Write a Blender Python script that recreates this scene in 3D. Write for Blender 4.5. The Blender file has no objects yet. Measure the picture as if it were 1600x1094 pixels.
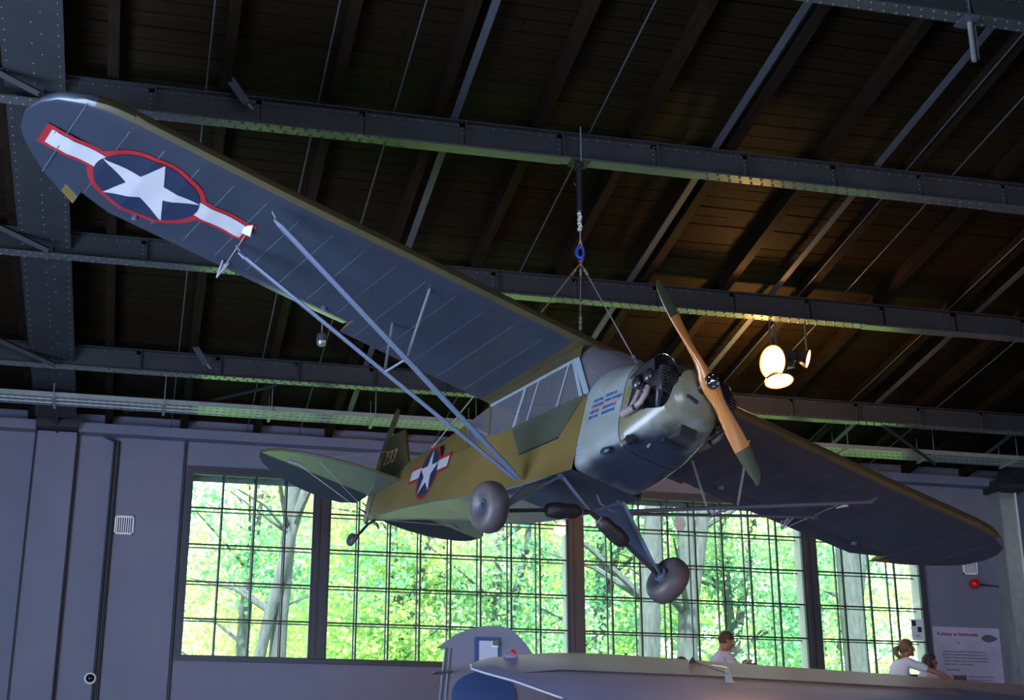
import bpy, bmesh, math, random
from mathutils import Vector, Matrix, Euler
random.seed(7)
C = bpy.context.scene.collection
PI = math.pi
SC = bpy.context.scene

# ------------------------------------------------------------------ camera, world, sun, lights, exposure
cam_d = bpy.data.cameras.new('camera'); cam = bpy.data.objects.new('camera', cam_d); C.objects.link(cam)
cam_d.sensor_width = 36; cam_d.lens = 2300 * 36 / 1600; cam_d.shift_y = -14 / 1600; cam_d.clip_end = 400
RC = Matrix(((0.96988413, -0.07687641, -0.2311164), (-0.24354086, -0.31993029, -0.91560497), (-0.00355272, 0.94431702, -0.32901786)))
cam.matrix_world = Matrix.Translation((0, 0, 1.6)) @ RC.to_4x4()
SC.camera = cam
W_STR = 4.5; SUN_STR = 13.0; DOOR_L = 1250.0; DOOR_F = 1700.0; LAMP_W = 190.0; EXPO = 0.0
w = bpy.data.worlds.new('world'); SC.world = w; w.use_nodes = True
bg = w.node_tree.nodes['Background']; bg.inputs[0].default_value = (0.88, 0.96, 1.0, 1); bg.inputs[1].default_value = W_STR
sd = bpy.data.lights.new('sun', 'SUN'); sd.energy = SUN_STR; sd.angle = math.radians(1.5); sd.color = (1.0, 0.95, 0.82)
so = bpy.data.objects.new('sun', sd); C.objects.link(so); so.location = (0, 40, 30); so.rotation_euler = (math.radians(38), math.radians(-22), 0)
def area(name, loc, target, sx, sy, power, col):
    d = bpy.data.lights.new(name, 'AREA'); d.shape = 'RECTANGLE'; d.size = sx; d.size_y = sy; d.energy = power; d.color = col
    o = bpy.data.objects.new(name, d); C.objects.link(o); o.location = loc
    o.rotation_euler = (Vector(target) - Vector(loc)).to_track_quat('-Z', 'Y').to_euler(); return o
area('daylight_side_door', (-5.3, 8.8, 2.3), (0, 10.4, 6.5), 7.5, 4.2, DOOR_L, (0.43, 0.62, 1.0))
area('daylight_front_door', (4.0, -14.3, 2.6), (5, 14, 4.5), 18.0, 4.8, DOOR_F, (0.58, 0.66, 1.0))
def spot_fill(name, loc, target, power, col, deg):
    d = bpy.data.lights.new(name, 'SPOT'); d.energy = power; d.color = col; d.spot_size = math.radians(deg); d.spot_blend = .6; d.shadow_soft_size = .15
    o = bpy.data.objects.new(name, d); C.objects.link(o); o.location = loc; o.rotation_euler = (Vector(target)-Vector(loc)).to_track_quat('-Z', 'Y').to_euler()
spot_fill('added_warm_spot', (10.5, 6.0, .5), (7.4, 13.0, 4.6), 900, (1.0, .42, .24), 52)  # added unseen warm spot for the far wing's underside, no fixture modelled
SC.view_settings.view_transform = 'Standard'; SC.view_settings.look = 'None'; SC.view_settings.gamma = 1.0
SC.view_settings.use_curve_mapping = False; SC.view_settings.exposure = EXPO
try:
    cy = SC.cycles; cy.use_denoising = True; cy.max_bounces = 7; cy.diffuse_bounces = 4; cy.glossy_bounces = 3
    cy.transmission_bounces = 4; cy.transparent_max_bounces = 16; cy.sample_clamp_indirect = 6.0; cy.caustics_reflective = False; cy.caustics_refractive = False
except Exception: pass

# ------------------------------------------------------------------ materials
def mat(name, col, rough=0.6, metal=0.0, spec=0.5, coat=0.0, noise=0.0, nscale=6.0, col2=None, bump=0.0, bscale=20.0, emit=None, estr=0.0, stretch=None, coords='Object'):
    m = bpy.data.materials.new(name); m.use_nodes = True; nt = m.node_tree; b = nt.nodes['Principled BSDF']
    b.inputs['Base Color'].default_value = (*col, 1); b.inputs['Roughness'].default_value = rough; b.inputs['Metallic'].default_value = metal
    b.inputs['Specular IOR Level'].default_value = spec; b.inputs['Coat Weight'].default_value = coat; b.inputs['Coat Roughness'].default_value = .2
    if emit: b.inputs['Emission Color'].default_value = (*emit, 1); b.inputs['Emission Strength'].default_value = estr
    tc = nt.nodes.new('ShaderNodeTexCoord'); mp = nt.nodes.new('ShaderNodeMapping'); nt.links.new(tc.outputs[coords], mp.inputs[0])
    if stretch: mp.inputs['Scale'].default_value = stretch
    if noise or col2:
        n = nt.nodes.new('ShaderNodeTexNoise'); n.inputs['Scale'].default_value = nscale; n.inputs['Detail'].default_value = 6
        nt.links.new(mp.outputs[0], n.inputs['Vector'])
        r = nt.nodes.new('ShaderNodeValToRGB'); r.color_ramp.elements[0].position = .3; r.color_ramp.elements[1].position = .72
        c2 = col2 or tuple(c * (1 - noise) for c in col)
        r.color_ramp.elements[0].color = (*c2, 1); r.color_ramp.elements[1].color = (*col, 1)
        nt.links.new(n.outputs['Fac'], r.inputs[0]); nt.links.new(r.outputs[0], b.inputs['Base Color'])
    if bump:
        n2 = nt.nodes.new('ShaderNodeTexNoise'); n2.inputs['Scale'].default_value = bscale; n2.inputs['Detail'].default_value = 4
        nt.links.new(mp.outputs[0], n2.inputs['Vector']); bp = nt.nodes.new('ShaderNodeBump'); bp.inputs['Strength'].default_value = bump; bp.inputs['Distance'].default_value = .02
        nt.links.new(n2.outputs['Fac'], bp.inputs['Height']); nt.links.new(bp.outputs[0], b.inputs['Normal'])
    return m
M = {}
M['wall'] = mat('wall_paint', (.14, .15, .215), .7, noise=.14, nscale=1.2, bump=.15, bscale=30)
M['steel'] = mat('painted_girder_steel', (.026, .029, .034), .6, spec=.25, noise=.25, nscale=3, bump=.1, bscale=12)
M['steel2'] = mat('painted_rivet_steel', (.055, .062, .078), .45)
M['galv'] = mat('galvanised_steel', (.36, .40, .40), .30, metal=.55, noise=.2, nscale=8)
M['plank'] = mat('stained_plank', (.019, .0125, .0055), .6, col2=(.006, .0042, .0024), spec=.05, nscale=3, stretch=(.5, 6, 6), bump=.35, bscale=8)
M['rafter'] = mat('rafter_wood', (.015, .010, .006), .7, col2=(.008, .005, .003), spec=.08, nscale=4, stretch=(6, .5, 6), bump=.25, bscale=10)
M['black'] = mat('black_paint', (.012, .012, .016), .5)
M['frame'] = mat('window_frame_paint', (.030, .034, .050), .5, noise=.2)
M['reveal'] = mat('white_window_reveal', (.40, .43, .44), .6)
M['outer'] = mat('outer_glazing_bar', (.10, .14, .15), .5)  # grey-green tone carries the haze of the glass in front
M['floor'] = mat('concrete_floor', (.22, .21, .20), .5, noise=.2, nscale=2)
M['grass'] = mat('lawn', (.20, .42, .06), .9, noise=.5, nscale=3)
M['bark'] = mat('bark', (.10, .13, .14), .9, noise=.45, nscale=5, stretch=(3, 3, .7), bump=.6, bscale=14)
M['olive'] = mat('olive_fabric', (.185, .120, .034), .45, col2=(.115, .088, .026), nscale=1.6, bump=.04, bscale=10)
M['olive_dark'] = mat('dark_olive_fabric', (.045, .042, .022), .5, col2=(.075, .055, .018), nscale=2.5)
M['under'] = mat('blue_grey_underside', (.031, .040, .062), .30, spec=.65, noise=.2, nscale=2, bump=.05, bscale=14)
M['tape'] = mat('rib_tape_paint', (.11, .14, .19), .35, spec=.8, noise=.5, nscale=7)
M['flange'] = mat('glossy_flange_paint', (.060, .066, .070), .27, spec=1.0, noise=.2, nscale=3)
M['under_dark'] = mat('dark_underside', (.030, .040, .060), .4, noise=.3, nscale=3)
M['stab_under'] = mat('window_lit_underside', (.105, .112, .112), .32, noise=.25, nscale=4)  # lighter copy of the underside colour, window light on the stabiliser put in
M['belly'] = mat('window_lit_belly_fabric', (.15, .15, .10), .40, noise=.15, nscale=3)  # pale greenish tone stands in for window light on the aft belly
M['cowl'] = mat('cowl_paint_with_sheen', (.25, .28, .28), .27, col2=(.16, .135, .05), nscale=4.0, bump=.22, bscale=5, coat=.3)  # pale blue-grey holds reflected door daylight; the khaki is the paint itself
M['cowlpanel'] = mat('side_panel_with_sheen', (.29, .33, .36), .35, col2=(.19, .20, .16), nscale=3.2, coat=.2)  # pale blue is cool daylight's reflection coloured over grey-olive paint
M['door'] = mat('cabin_door_fabric', (.058, .064, .042), .5, noise=.12)
M['strut'] = mat('blue_grey_strut', (.095, .120, .185), .38)
M['strut_light'] = mat('pale_jury_strut', (.25, .25, .30), .4)
M['framepale'] = mat('pale_window_frame', (.24, .29, .33), .45)
M['redpaint'] = mat('insignia_red', (.28, .012, .018), .5)
M['bluepaint'] = mat('insignia_blue', (.010, .018, .050), .5)
M['whitepaint'] = mat('insignia_white', (.43, .42, .45), .5, noise=.08, nscale=6)
M['orangetext'] = mat('orange_number', (.62, .33, .14), .6)
M['bluetext'] = mat('blue_stencil', (.02, .09, .25), .6)
M['redline'] = mat('red_stencil', (.60, .05, .07), .6)
M['rubber'] = mat('tyre_rubber', (.050, .046, .058), .5, col2=(.090, .074, .072), nscale=5)
M['hub'] = mat('hub_paint', (.045, .055, .085), .4)
M['engine'] = mat('engine_black', (.022, .019, .024), .28, coat=.4)
M['enginefin'] = mat('engine_cylinder', (.035, .030, .034), .45)
M['exhaust'] = mat('exhaust_pipe', (.27, .21, .20), .5, noise=.25, nscale=20)
M['baffle'] = mat('baffle_metal', (.055, .050, .062), .35, metal=.4)
M['chrome'] = mat('chrome', (.55, .52, .5), .15, metal=1.0)
M['wire'] = mat('wire_rope', (.55, .56, .58), .4, metal=.6)
M['boot'] = mat('rubber_boot', (.018, .015, .016), .5, bump=.4, bscale=40)
M['cloth'] = mat('tie_cloth', (.22, .17, .14), .8)
M['hookblue'] = mat('blue_hook', (.02, .09, .55), .35)
M['greywing'] = mat('grey_wing_paint', (.23, .26, .45), .45, col2=(.18, .205, .37), nscale=1.2)
M['greyfin'] = mat('grey_fin_paint', (.155, .17, .24), .45, noise=.15, nscale=2)
M['greyedge'] = mat('pale_wing_edge', (.45, .50, .60), .4)
M['bluefin'] = mat('blue_flag_border', (.012, .055, .18), .5)
M['whitefin'] = mat('white_flag_panel', (.46, .47, .58), .5)
M['redlens'] = mat('red_lens', (.55, .01, .02), .2)
M['white'] = mat('white_plastic', (.70, .72, .74), .4)
M['darkglass'] = mat('dark_lens', (.01, .01, .012), .1)
M['poster'] = mat('poster_paper', (.36, .36, .50), .6, col2=(.29, .29, .41), nscale=3)
M['ink'] = mat('poster_ink', (.035, .02, .06), .7)
M['pink'] = mat('poster_pink', (.50, .33, .50), .7)
M['photo'] = mat('poster_photo', (.14, .12, .14), .7, col2=(.015, .012, .015), nscale=30)
M['skin'] = mat('skin', (.30, .13, .085), .55)
M['hair_brown'] = mat('brown_hair', (.050, .028, .016), .6, noise=.4, nscale=40)
M['hair_blond'] = mat('dark_blond_hair', (.16, .095, .045), .55, noise=.4, nscale=40)
M['shirt_w'] = mat('white_tshirt', (.55, .56, .66), .8)
M['shirt_p'] = mat('pale_lilac_tshirt', (.42, .38, .50), .8)
M['jeans'] = mat('dark_trousers', (.03, .035, .06), .8)
M['seat'] = mat('seat_fabric', (.05, .05, .04), .8)
M['olive_tip'] = mat('green_tip_paint', (.060, .075, .045), .5, noise=.25, nscale=20)
M['flag'] = mat('paper_sign', (.55, .60, .66), .6)
def glassmat(name, tint, gl=0.06, rough=.02, haze=None):
    m = bpy.data.materials.new(name); m.use_nodes = True; nt = m.node_tree; nt.nodes.clear()
    out = nt.nodes.new('ShaderNodeOutputMaterial'); t = nt.nodes.new('ShaderNodeBsdfTransparent'); t.inputs[0].default_value = (*tint, 1)
    g = nt.nodes.new('ShaderNodeBsdfGlossy'); g.inputs['Roughness'].default_value = rough
    mx = nt.nodes.new('ShaderNodeMixShader'); mx.inputs[0].default_value = gl
    nt.links.new(t.outputs[0], mx.inputs[1]); nt.links.new(g.outputs[0], mx.inputs[2]); last = mx
    if haze:
        d = nt.nodes.new('ShaderNodeBsdfDiffuse'); d.inputs[0].default_value = (*haze[0], 1)
        m2 = nt.nodes.new('ShaderNodeMixShader'); m2.inputs[0].default_value = haze[1]
        nt.links.new(mx.outputs[0], m2.inputs[1]); nt.links.new(d.outputs[0], m2.inputs[2]); last = m2
    nt.links.new(last.outputs[0], out.inputs[0]); return m
M['pane'] = glassmat('window_glass', (.96, 1.0, .99), .018)
M['plexi'] = glassmat('cabin_plexiglass', (.72, .72, .76), .10, .08, ((.42, .42, .50), .20))
def leafmat(name, c1, c2):
    m = bpy.data.materials.new(name); m.use_nodes = True; nt = m.node_tree; nt.nodes.clear()
    out = nt.nodes.new('ShaderNodeOutputMaterial'); d = nt.nodes.new('ShaderNodeBsdfDiffuse'); t = nt.nodes.new('ShaderNodeBsdfTranslucent')
    oi = nt.nodes.new('ShaderNodeTexCoord'); n = nt.nodes.new('ShaderNodeTexNoise'); n.inputs['Scale'].default_value = .9; n.inputs['Detail'].default_value = 3
    nt.links.new(oi.outputs['Object'], n.inputs['Vector']); r = nt.nodes.new('ShaderNodeValToRGB')
    r.color_ramp.elements[0].position = .38; r.color_ramp.elements[1].position = .62
    r.color_ramp.elements[0].color = (*c1, 1); r.color_ramp.elements[1].color = (*c2, 1); nt.links.new(n.outputs['Fac'], r.inputs[0])
    nt.links.new(r.outputs[0], d.inputs[0]); nt.links.new(r.outputs[0], t.inputs[0])
    mx = nt.nodes.new('ShaderNodeMixShader'); mx.inputs[0].default_value = .5
    nt.links.new(d.outputs[0], mx.inputs[1]); nt.links.new(t.outputs[0], mx.inputs[2]); nt.links.new(mx.outputs[0], out.inputs[0]); return m
M['leaf'] = leafmat('fresh_leaves', (.30, .52, .20), (.64, .78, .34))
M['leaf2'] = leafmat('blue_green_leaves', (.15, .40, .25), (.38, .62, .38))
def two_tone_shaded(m):
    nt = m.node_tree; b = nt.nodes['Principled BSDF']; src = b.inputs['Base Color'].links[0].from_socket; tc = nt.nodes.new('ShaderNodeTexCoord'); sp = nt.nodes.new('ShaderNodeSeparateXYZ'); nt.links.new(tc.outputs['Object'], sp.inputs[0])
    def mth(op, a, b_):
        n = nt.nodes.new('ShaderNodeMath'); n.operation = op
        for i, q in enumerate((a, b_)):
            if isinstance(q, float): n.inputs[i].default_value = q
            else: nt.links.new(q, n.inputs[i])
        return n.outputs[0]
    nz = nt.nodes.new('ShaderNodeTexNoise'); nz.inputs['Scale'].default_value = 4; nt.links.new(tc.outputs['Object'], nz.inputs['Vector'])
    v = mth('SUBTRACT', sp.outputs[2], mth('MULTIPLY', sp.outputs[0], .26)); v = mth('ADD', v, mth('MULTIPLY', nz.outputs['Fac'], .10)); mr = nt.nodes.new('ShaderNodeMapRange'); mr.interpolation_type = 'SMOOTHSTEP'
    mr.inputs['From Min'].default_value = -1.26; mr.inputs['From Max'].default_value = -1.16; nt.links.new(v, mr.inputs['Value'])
    mx = nt.nodes.new('ShaderNodeMix'); mx.data_type = 'RGBA'; mx.inputs['A'].default_value = (.017, .025, .044, 1); nt.links.new(mr.outputs[0], mx.inputs['Factor']); nt.links.new(src, mx.inputs['B']); nt.links.new(mx.outputs['Result'], b.inputs['Base Color'])  # underside paint colour, darkened further for the shade below the nose
two_tone_shaded(M['cowl']); two_tone_shaded(M['cowlpanel'])
# propeller wood: layered grain
def propmat():
    m = mat('laminated_wood', (.62, .24, .06), .25, coat=.6); nt = m.node_tree; b = nt.nodes['Principled BSDF']
    tc = nt.nodes.new('ShaderNodeTexCoord'); mp = nt.nodes.new('ShaderNodeMapping'); mp.inputs['Scale'].default_value = (22, 8, 1.2)
    wv = nt.nodes.new('ShaderNodeTexWave'); wv.inputs['Scale'].default_value = 2.4; wv.inputs['Distortion'].default_value = 5; wv.inputs['Detail'].default_value = 2
    r = nt.nodes.new('ShaderNodeValToRGB'); r.color_ramp.elements[0].color = (.42, .13, .03, 1); r.color_ramp.elements[1].color = (.70, .31, .09, 1)
    nt.links.new(tc.outputs['Object'], mp.inputs[0]); nt.links.new(mp.outputs[0], wv.inputs[0]); nt.links.new(wv.outputs['Color'], r.inputs[0]); nt.links.new(r.outputs[0], b.inputs['Base Color']); return m
M['propwood'] = propmat()

# ------------------------------------------------------------------ helpers
def tag(o, label=None, cat=None, group=None, kind=None):
    if label: o['label'] = label
    if cat: o['category'] = cat
    if group: o['group'] = group
    if kind: o['kind'] = kind
    return o
def empty(name, loc=(0, 0, 0), label=None, cat=None, group=None, kind=None):
    o = bpy.data.objects.new(name, None); C.objects.link(o); o.location = loc; o.empty_display_size = .1
    return tag(o, label, cat, group, kind)
def link(name, me, parent=None, matrix=None, kind=None):
    o = bpy.data.objects.new(name, me); C.objects.link(o)
    if parent is not None: o.parent = parent
    if matrix is not None: o.matrix_local = matrix
    if kind: o['kind'] = kind
    return o
class MB:
    def __init__(s): s.v = []; s.f = []; s.m = []; s.sm = []; s.mats = []
    def mi(s, m):
        if m not in s.mats: s.mats.append(m)
        return s.mats.index(m)
    def add(s, vs, fs, m, smooth=False):
        n = len(s.v); s.v += [tuple(v) for v in vs]; k = s.mi(m)
        for f in fs: s.f.append(tuple(i + n for i in f)); s.m.append(k); s.sm.append(smooth)
        return s
    def box(s, a, b, m, T=None):
        x0, y0, z0 = a; x1, y1, z1 = b
        vs = [(x0,y0,z0),(x1,y0,z0),(x1,y1,z0),(x0,y1,z0),(x0,y0,z1),(x1,y0,z1),(x1,y1,z1),(x0,y1,z1)]
        if T is not None: vs = [T @ Vector(v) for v in vs]
        return s.add(vs, [(3,2,1,0),(4,5,6,7),(0,1,5,4),(1,2,6,5),(2,3,7,6),(3,0,4,7)], m)
    def tube(s, pts, rad, m, n=10, flat=1.0, flatdir=None, cap=True):
        """flat: second radius factor; flatdir: direction of the main radius"""
        pts = [Vector(p) for p in pts]
        if not isinstance(rad, (list, tuple)): rad = [rad] * len(pts)
        vs = []; prev = None
        for i, p in enumerate(pts):
            t = (pts[min(i + 1, len(pts) - 1)] - pts[max(i - 1, 0)]).normalized()
            ref = Vector(flatdir) if flatdir is not None else (prev if prev is not None else (Vector((0, 0, 1)) if abs(t.z) < .9 else Vector((1, 0, 0))))
            a = (ref - t * ref.dot(t)).normalized(); bb = t.cross(a); prev = a
            for k in range(n):
                an = 2 * PI * k / n; vs.append(p + a * (math.cos(an) * rad[i]) + bb * (math.sin(an) * rad[i] * flat))
        fs = []
        for i in range(len(pts) - 1):
            for k in range(n):
                k2 = (k + 1) % n; fs.append((i*n+k, i*n+k2, (i+1)*n+k2, (i+1)*n+k))
        s.add(vs, fs, m, True)
        if cap:
            N = len(pts); s.add(vs[:n], [tuple(range(n))[::-1]], m); s.add(vs[(N-1)*n:], [tuple(range(n))], m)
        return s
    def lathe(s, prof, m, T=None, n=24, smooth=True):
        """prof: (r, z) around local z"""
        vs = []
        for r, z in prof:
            for k in range(n):
                an = 2*PI*k/n; v = Vector((r*math.cos(an), r*math.sin(an), z)); vs.append(T @ v if T is not None else v)
        fs = []
        for i in range(len(prof)-1):
            for k in range(n):
                k2 = (k+1) % n; fs.append((i*n+k, i*n+k2, (i+1)*n+k2, (i+1)*n+k))
        return s.add(vs, fs, m, smooth)
    def ball(s, c, r, m, n=12, sc=(1,1,1), R=None):
        vs = []; nl = n // 2 + 1
        for i in range(nl):
            th = PI * i / (nl-1)
            for k in range(n):
                an = 2*PI*k/n; v = Vector((math.sin(th)*math.cos(an)*sc[0], math.sin(th)*math.sin(an)*sc[1], math.cos(th)*sc[2])) * r
                if R is not None: v = R @ v
                vs.append(v + Vector(c))
        fs = [(i*n+k, (i+1)*n+k, (i+1)*n+(k+1) % n, i*n+(k+1) % n) for i in range(nl-1) for k in range(n)]
        return s.add(vs, fs, m, True)
    def poly(s, pts, m, thick=None):
        """flat polygon; thick: vector for extrusion"""
        n = len(pts); pts = [Vector(p) for p in pts]
        if thick is None: return s.add(pts, [tuple(range(n))], m)
        t = Vector(thick); vs = pts + [p + t for p in pts]
        return s.add(vs, [tuple(range(n))[::-1], tuple(range(n, 2*n))] + [(i, (i+1) % n, n+(i+1) % n, n+i) for i in range(n)], m)
    def build(s, name, parent=None, matrix=None, kind=None, fix=False):
        me = bpy.data.meshes.new(name); me.from_pydata(s.v, [], s.f)
        for m in s.mats: me.materials.append(m)
        me.polygons.foreach_set('material_index', s.m); me.polygons.foreach_set('use_smooth', s.sm)
        if fix:
            b = bmesh.new(); b.from_mesh(me); bmesh.ops.remove_doubles(b, verts=b.verts, dist=1e-5); bmesh.ops.recalc_face_normals(b, faces=b.faces); b.to_mesh(me); b.free()
        if any(s.sm): me.set_sharp_from_angle(angle=math.radians(50))
        me.update(); return link(name, me, parent, matrix, kind)
def text(name, s, size, m, T, parent=None, sx=1.0, bold=0.0, spacing=1.0, shear=0.0, align='LEFT'):
    cu = bpy.data.curves.new(name, 'FONT'); cu.body = s; cu.size = size; cu.extrude = .0008; cu.offset = bold; cu.space_character = spacing; cu.shear = shear; cu.align_x = align
    o = bpy.data.objects.new(name, cu); C.objects.link(o)
    dg = bpy.context.evaluated_depsgraph_get(); me = bpy.data.meshes.new_from_object(o.evaluated_get(dg)); bpy.data.objects.remove(o)
    me.transform(Matrix.Diagonal((sx, 1, 1, 1))); me.materials.clear(); me.materials.append(m)
    return link(name, me, parent, T)
def frame(o, x, y):
    """matrix with local x and y directions and origin"""
    x = Vector(x).normalized(); y = Vector(y); y = (y - x*y.dot(x)).normalized(); z = x.cross(y)
    return Matrix(((x.x, y.x, z.x, o[0]), (x.y, y.y, z.y, o[1]), (x.z, y.z, z.z, o[2]), (0, 0, 0, 1)))
def lerp(a, b, t): return a + (b - a) * t
def interp(tab, x):
    if x <= tab[0][0]: return tab[0][1]
    for (x0, y0), (x1, y1) in zip(tab, tab[1:]):
        if x <= x1: return lerp(y0, y1, (x - x0) / (x1 - x0))
    return tab[-1][1]

# ------------------------------------------------------------------ hangar shell
SL = math.tan(.14)
def RZ(y): return 7.09 + (20 - y) * SL          # underside line of the rafters
def struct(mb, name, parent=None, **k):
    o = mb.build(name, parent, **k)
    if parent is None: o['kind'] = 'structure'
    return o
XL, XR, YF, YB = -5.0, 24.0, -14.0, 20.0
struct(MB().box((XL-.3, YF-.3, -.2), (XR+.3, YB+.3, 0), M['floor']), 'floor')
mb = MB()
wy0, wy1 = 20.0, 20.3
mb.box((XL, wy0, 0), (XR, wy1, 4.06), M['wall']).box((XL, wy0, 6.55), (XR, wy1, 7.35), M['wall']).box((XL, wy0, 4.06), (.54, wy1, 6.55), M['wall']).box((11.40, wy0, 4.06), (XR, wy1, 6.55), M['wall'])
struct(mb, 'wall_back')
mb = MB()
mb.box((XL-.3, YF, 0), (XL, 4.8, 9), M['wall']).box((XL-.3, 12.8, 0), (XL, 20.3, 9), M['wall']).box((XL-.3, 4.8, 4.5), (XL, 12.8, 9), M['wall'])
struct(mb, 'wall_left')
struct(MB().box((XR, YF, 0), (XR+.3, 20.3, 9), M['wall']), 'wall_right')
mb = MB()
mb.box((13, YF-.3, 0), (XR, YF, 9), M['wall']).box((XL, YF-.3, 5.1), (13, YF, 9), M['wall'])
struct(mb, 'wall_front')
# roof deck: sloping slab above the planks plus the far slope behind the camera
roof = MB()
zr = RZ(3) + .30
roof.add([(XL-.3, 20.5, RZ(20.5)+.22), (XR+.3, 20.5, RZ(20.5)+.22), (XR+.3, 3, zr), (XL-.3, 3, zr), (XL-.3, 20.5, RZ(20.5)+.4), (XR+.3, 20.5, RZ(20.5)+.4), (XR+.3, 3, zr+.2), (XL-.3, 3, zr+.2)],
         [(0,1,2,3),(7,6,5,4),(0,4,5,1),(0,3,7,4),(1,5,6,2)], M['plank'])
roof.add([(XL-.3, 3, zr), (XR+.3, 3, zr), (XR+.3, YF-.3, 8.2), (XL-.3, YF-.3, 8.2), (XL-.3, 3, zr+.2), (XR+.3, 3, zr+.2), (XR+.3, YF-.3, 8.4), (XL-.3, YF-.3, 8.4)],
         [(0,1,2,3),(7,6,5,4),(1,5,6,2),(0,3,7,4),(2,6,7,3)], M['plank'])
ceiling = struct(roof, 'ceiling')
# planks, one object each
pk = MB().box((-.5, -.5, 0), (.5, .5, 1), M['plank']); pk_me = pk.build('plank', ceiling).data
bpy.data.objects.remove(bpy.data.objects['plank'])
y = 19.95; i = 0; rot = Euler((math.atan(-SL), 0, 0)).to_matrix().to_4x4()
while y > 8.7:
    wdt = random.uniform(.165, .205); cuts = [-3.2, random.choice([1.89, 2.88, 3.87]) if i % 2 else random.choice([4.87, 5.87]), 9.9 if i % 3 else 7.9, 15.2]
    for a, b in zip(cuts, cuts[1:]):
        yc = y - wdt/2
        T = Matrix.Translation(((a+b)/2, yc, RZ(yc)+.135+random.uniform(0, .012))) @ rot @ Matrix.Diagonal((b-a-.006, wdt-.012, .025, 1))
        link('plank', pk_me, ceiling, T)
    y -= wdt; i += 1
# rafters
def slopebox(x0, x1, ya, yb, dz0, dz1, m, mb=None):
    mb = mb or MB()
    vs = [(x, yy, RZ(yy)+dz) for dz in (dz0, dz1) for (x, yy) in ((x0, ya), (x1, ya), (x1, yb), (x0, yb))]
    return mb.add(vs, [(3,2,1,0),(4,5,6,7),(0,1,5,4),(1,2,6,5),(2,3,7,6),(3,0,4,7)], m)
RX = [-.6+.99*k for k in range(-2, 17)]
for x in RX: slopebox(x-.05, x+.05, 8.7, 19.98, 0, .135, M['rafter']).build('rafter', ceiling)
for x in (2.53, 5.16, 6.91, 9.6, 12.1): slopebox(x-.035, x+.035, 8.7, 19.3, -.012, .004, M['steel2']).build('flat_bar', ceiling)
for k, x in enumerate((.22, 1.24, 1.95, 3.86, 7.24, 7.76, 9.2, 10.5)):
    MB().tube([(x, 8.9, RZ(8.9)-.012), (x, 14, RZ(14)-.012), (x, 19.9, RZ(19.9)-.012)], .008, M['steel2'], 8).build('conduit', ceiling)
def hemi(mb, c, r, m, up, n=6):
    up = Vector(up); a = Vector((1, 0, 0)); b = up.cross(a); c = Vector(c)
    vs = [c+(a*math.cos(2*PI*k/n)+b*math.sin(2*PI*k/n))*r for k in range(n)] + [c+(a*math.cos(2*PI*k/n)+b*math.sin(2*PI*k/n))*r*.6+up*r*.6 for k in range(n)] + [c+up*r*.75]
    mb.add(vs, [(k, (k+1) % n, n+(k+1) % n, n+k) for k in range(n)] + [(n+k, n+(k+1) % n, 2*n) for k in range(n)], m, True)
# main girders along the hangar
def girder(y, label, plain=()):
    top = RZ(y)-.005-(.025 if 12 < y < 13 else 0); bot = top-.275; g = empty('riveted_girder', (6, y, bot), label, 'girder'); T = Matrix.Translation((-6, -y, -bot))
    x0, x1 = -4.95, 14.9
    MB().box((x0, y-.006, bot+.012), (x1, y+.006, top-.012), M['steel']).build('web', g, T)
    MB().box((x0, y-.075, bot), (x1, y+.075, bot+.012), M['flange']).box((x0, y-.016, bot+.012), (x1, y+.016, bot+.05), M['steel']).build('bottom_flange', g, T)
    MB().box((x0, y-.07, top-.012), (x1, y+.07, top), M['steel']).box((x0, y-.014, top-.05), (x1, y+.014, top-.012), M['steel']).build('top_flange', g, T)
    for k in range(20):
        x = -4.05+.955*k
        MB().box((x, y-.06, bot+.012), (x+.012, y+.06, top-.012), M['steel']).box((x-.05, y-.014, bot+.012), (x, y+.014, top-.012), M['steel']).build('stiffener', g, T)
    rv = MB(); x = -3.0
    while x < 14.4:
        if not any(a < x < b for a, b in plain):
            hemi(rv, (x, y-.050, bot), .017, M['steel2'], (0, 0, -1)); hemi(rv, (x+.05, y+.050, bot), .017, M['steel2'], (0, 0, -1))
        hemi(rv, (x+.05, y-.017, bot+.035), .011, M['steel2'], (0, -1, 0)); hemi(rv, (x+.05, y-.015, top-.035), .011, M['steel2'], (0, -1, 0)); x += .115
    for k in range(20):
        for j in range(4): hemi(rv, (-4.08+.955*k, y-.015, bot+.06+.05*j), .010, M['steel2'], (0, -1, 0))
    rv.build('rivets', g, T, kind='stuff')
    for a, b in plain: MB().box((a, y-.076, bot-.008), (b, y+.076, bot), M['flange']).build('splice_plate', g, T)
    return top, bot
gA = girder(12.25, 'long riveted steel girder the aircraft hangs from, above the blue lifting hook', [(1.9, 3.6), (3.75, 5.0), (8.2, 14)])
gB = girder(14.98, 'long riveted steel girder passing behind the upper propeller blade and above the lit lamps', [(2.9, 4.3), (8.1, 9.3)])
gC = girder(17.62, 'long riveted steel girder low under the roof, nearest the windows behind the cable tray', [(5.5, 9.3)])
g0 = girder(9.62, 'long riveted steel girder cutting the top right corner of the view', [])
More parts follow.
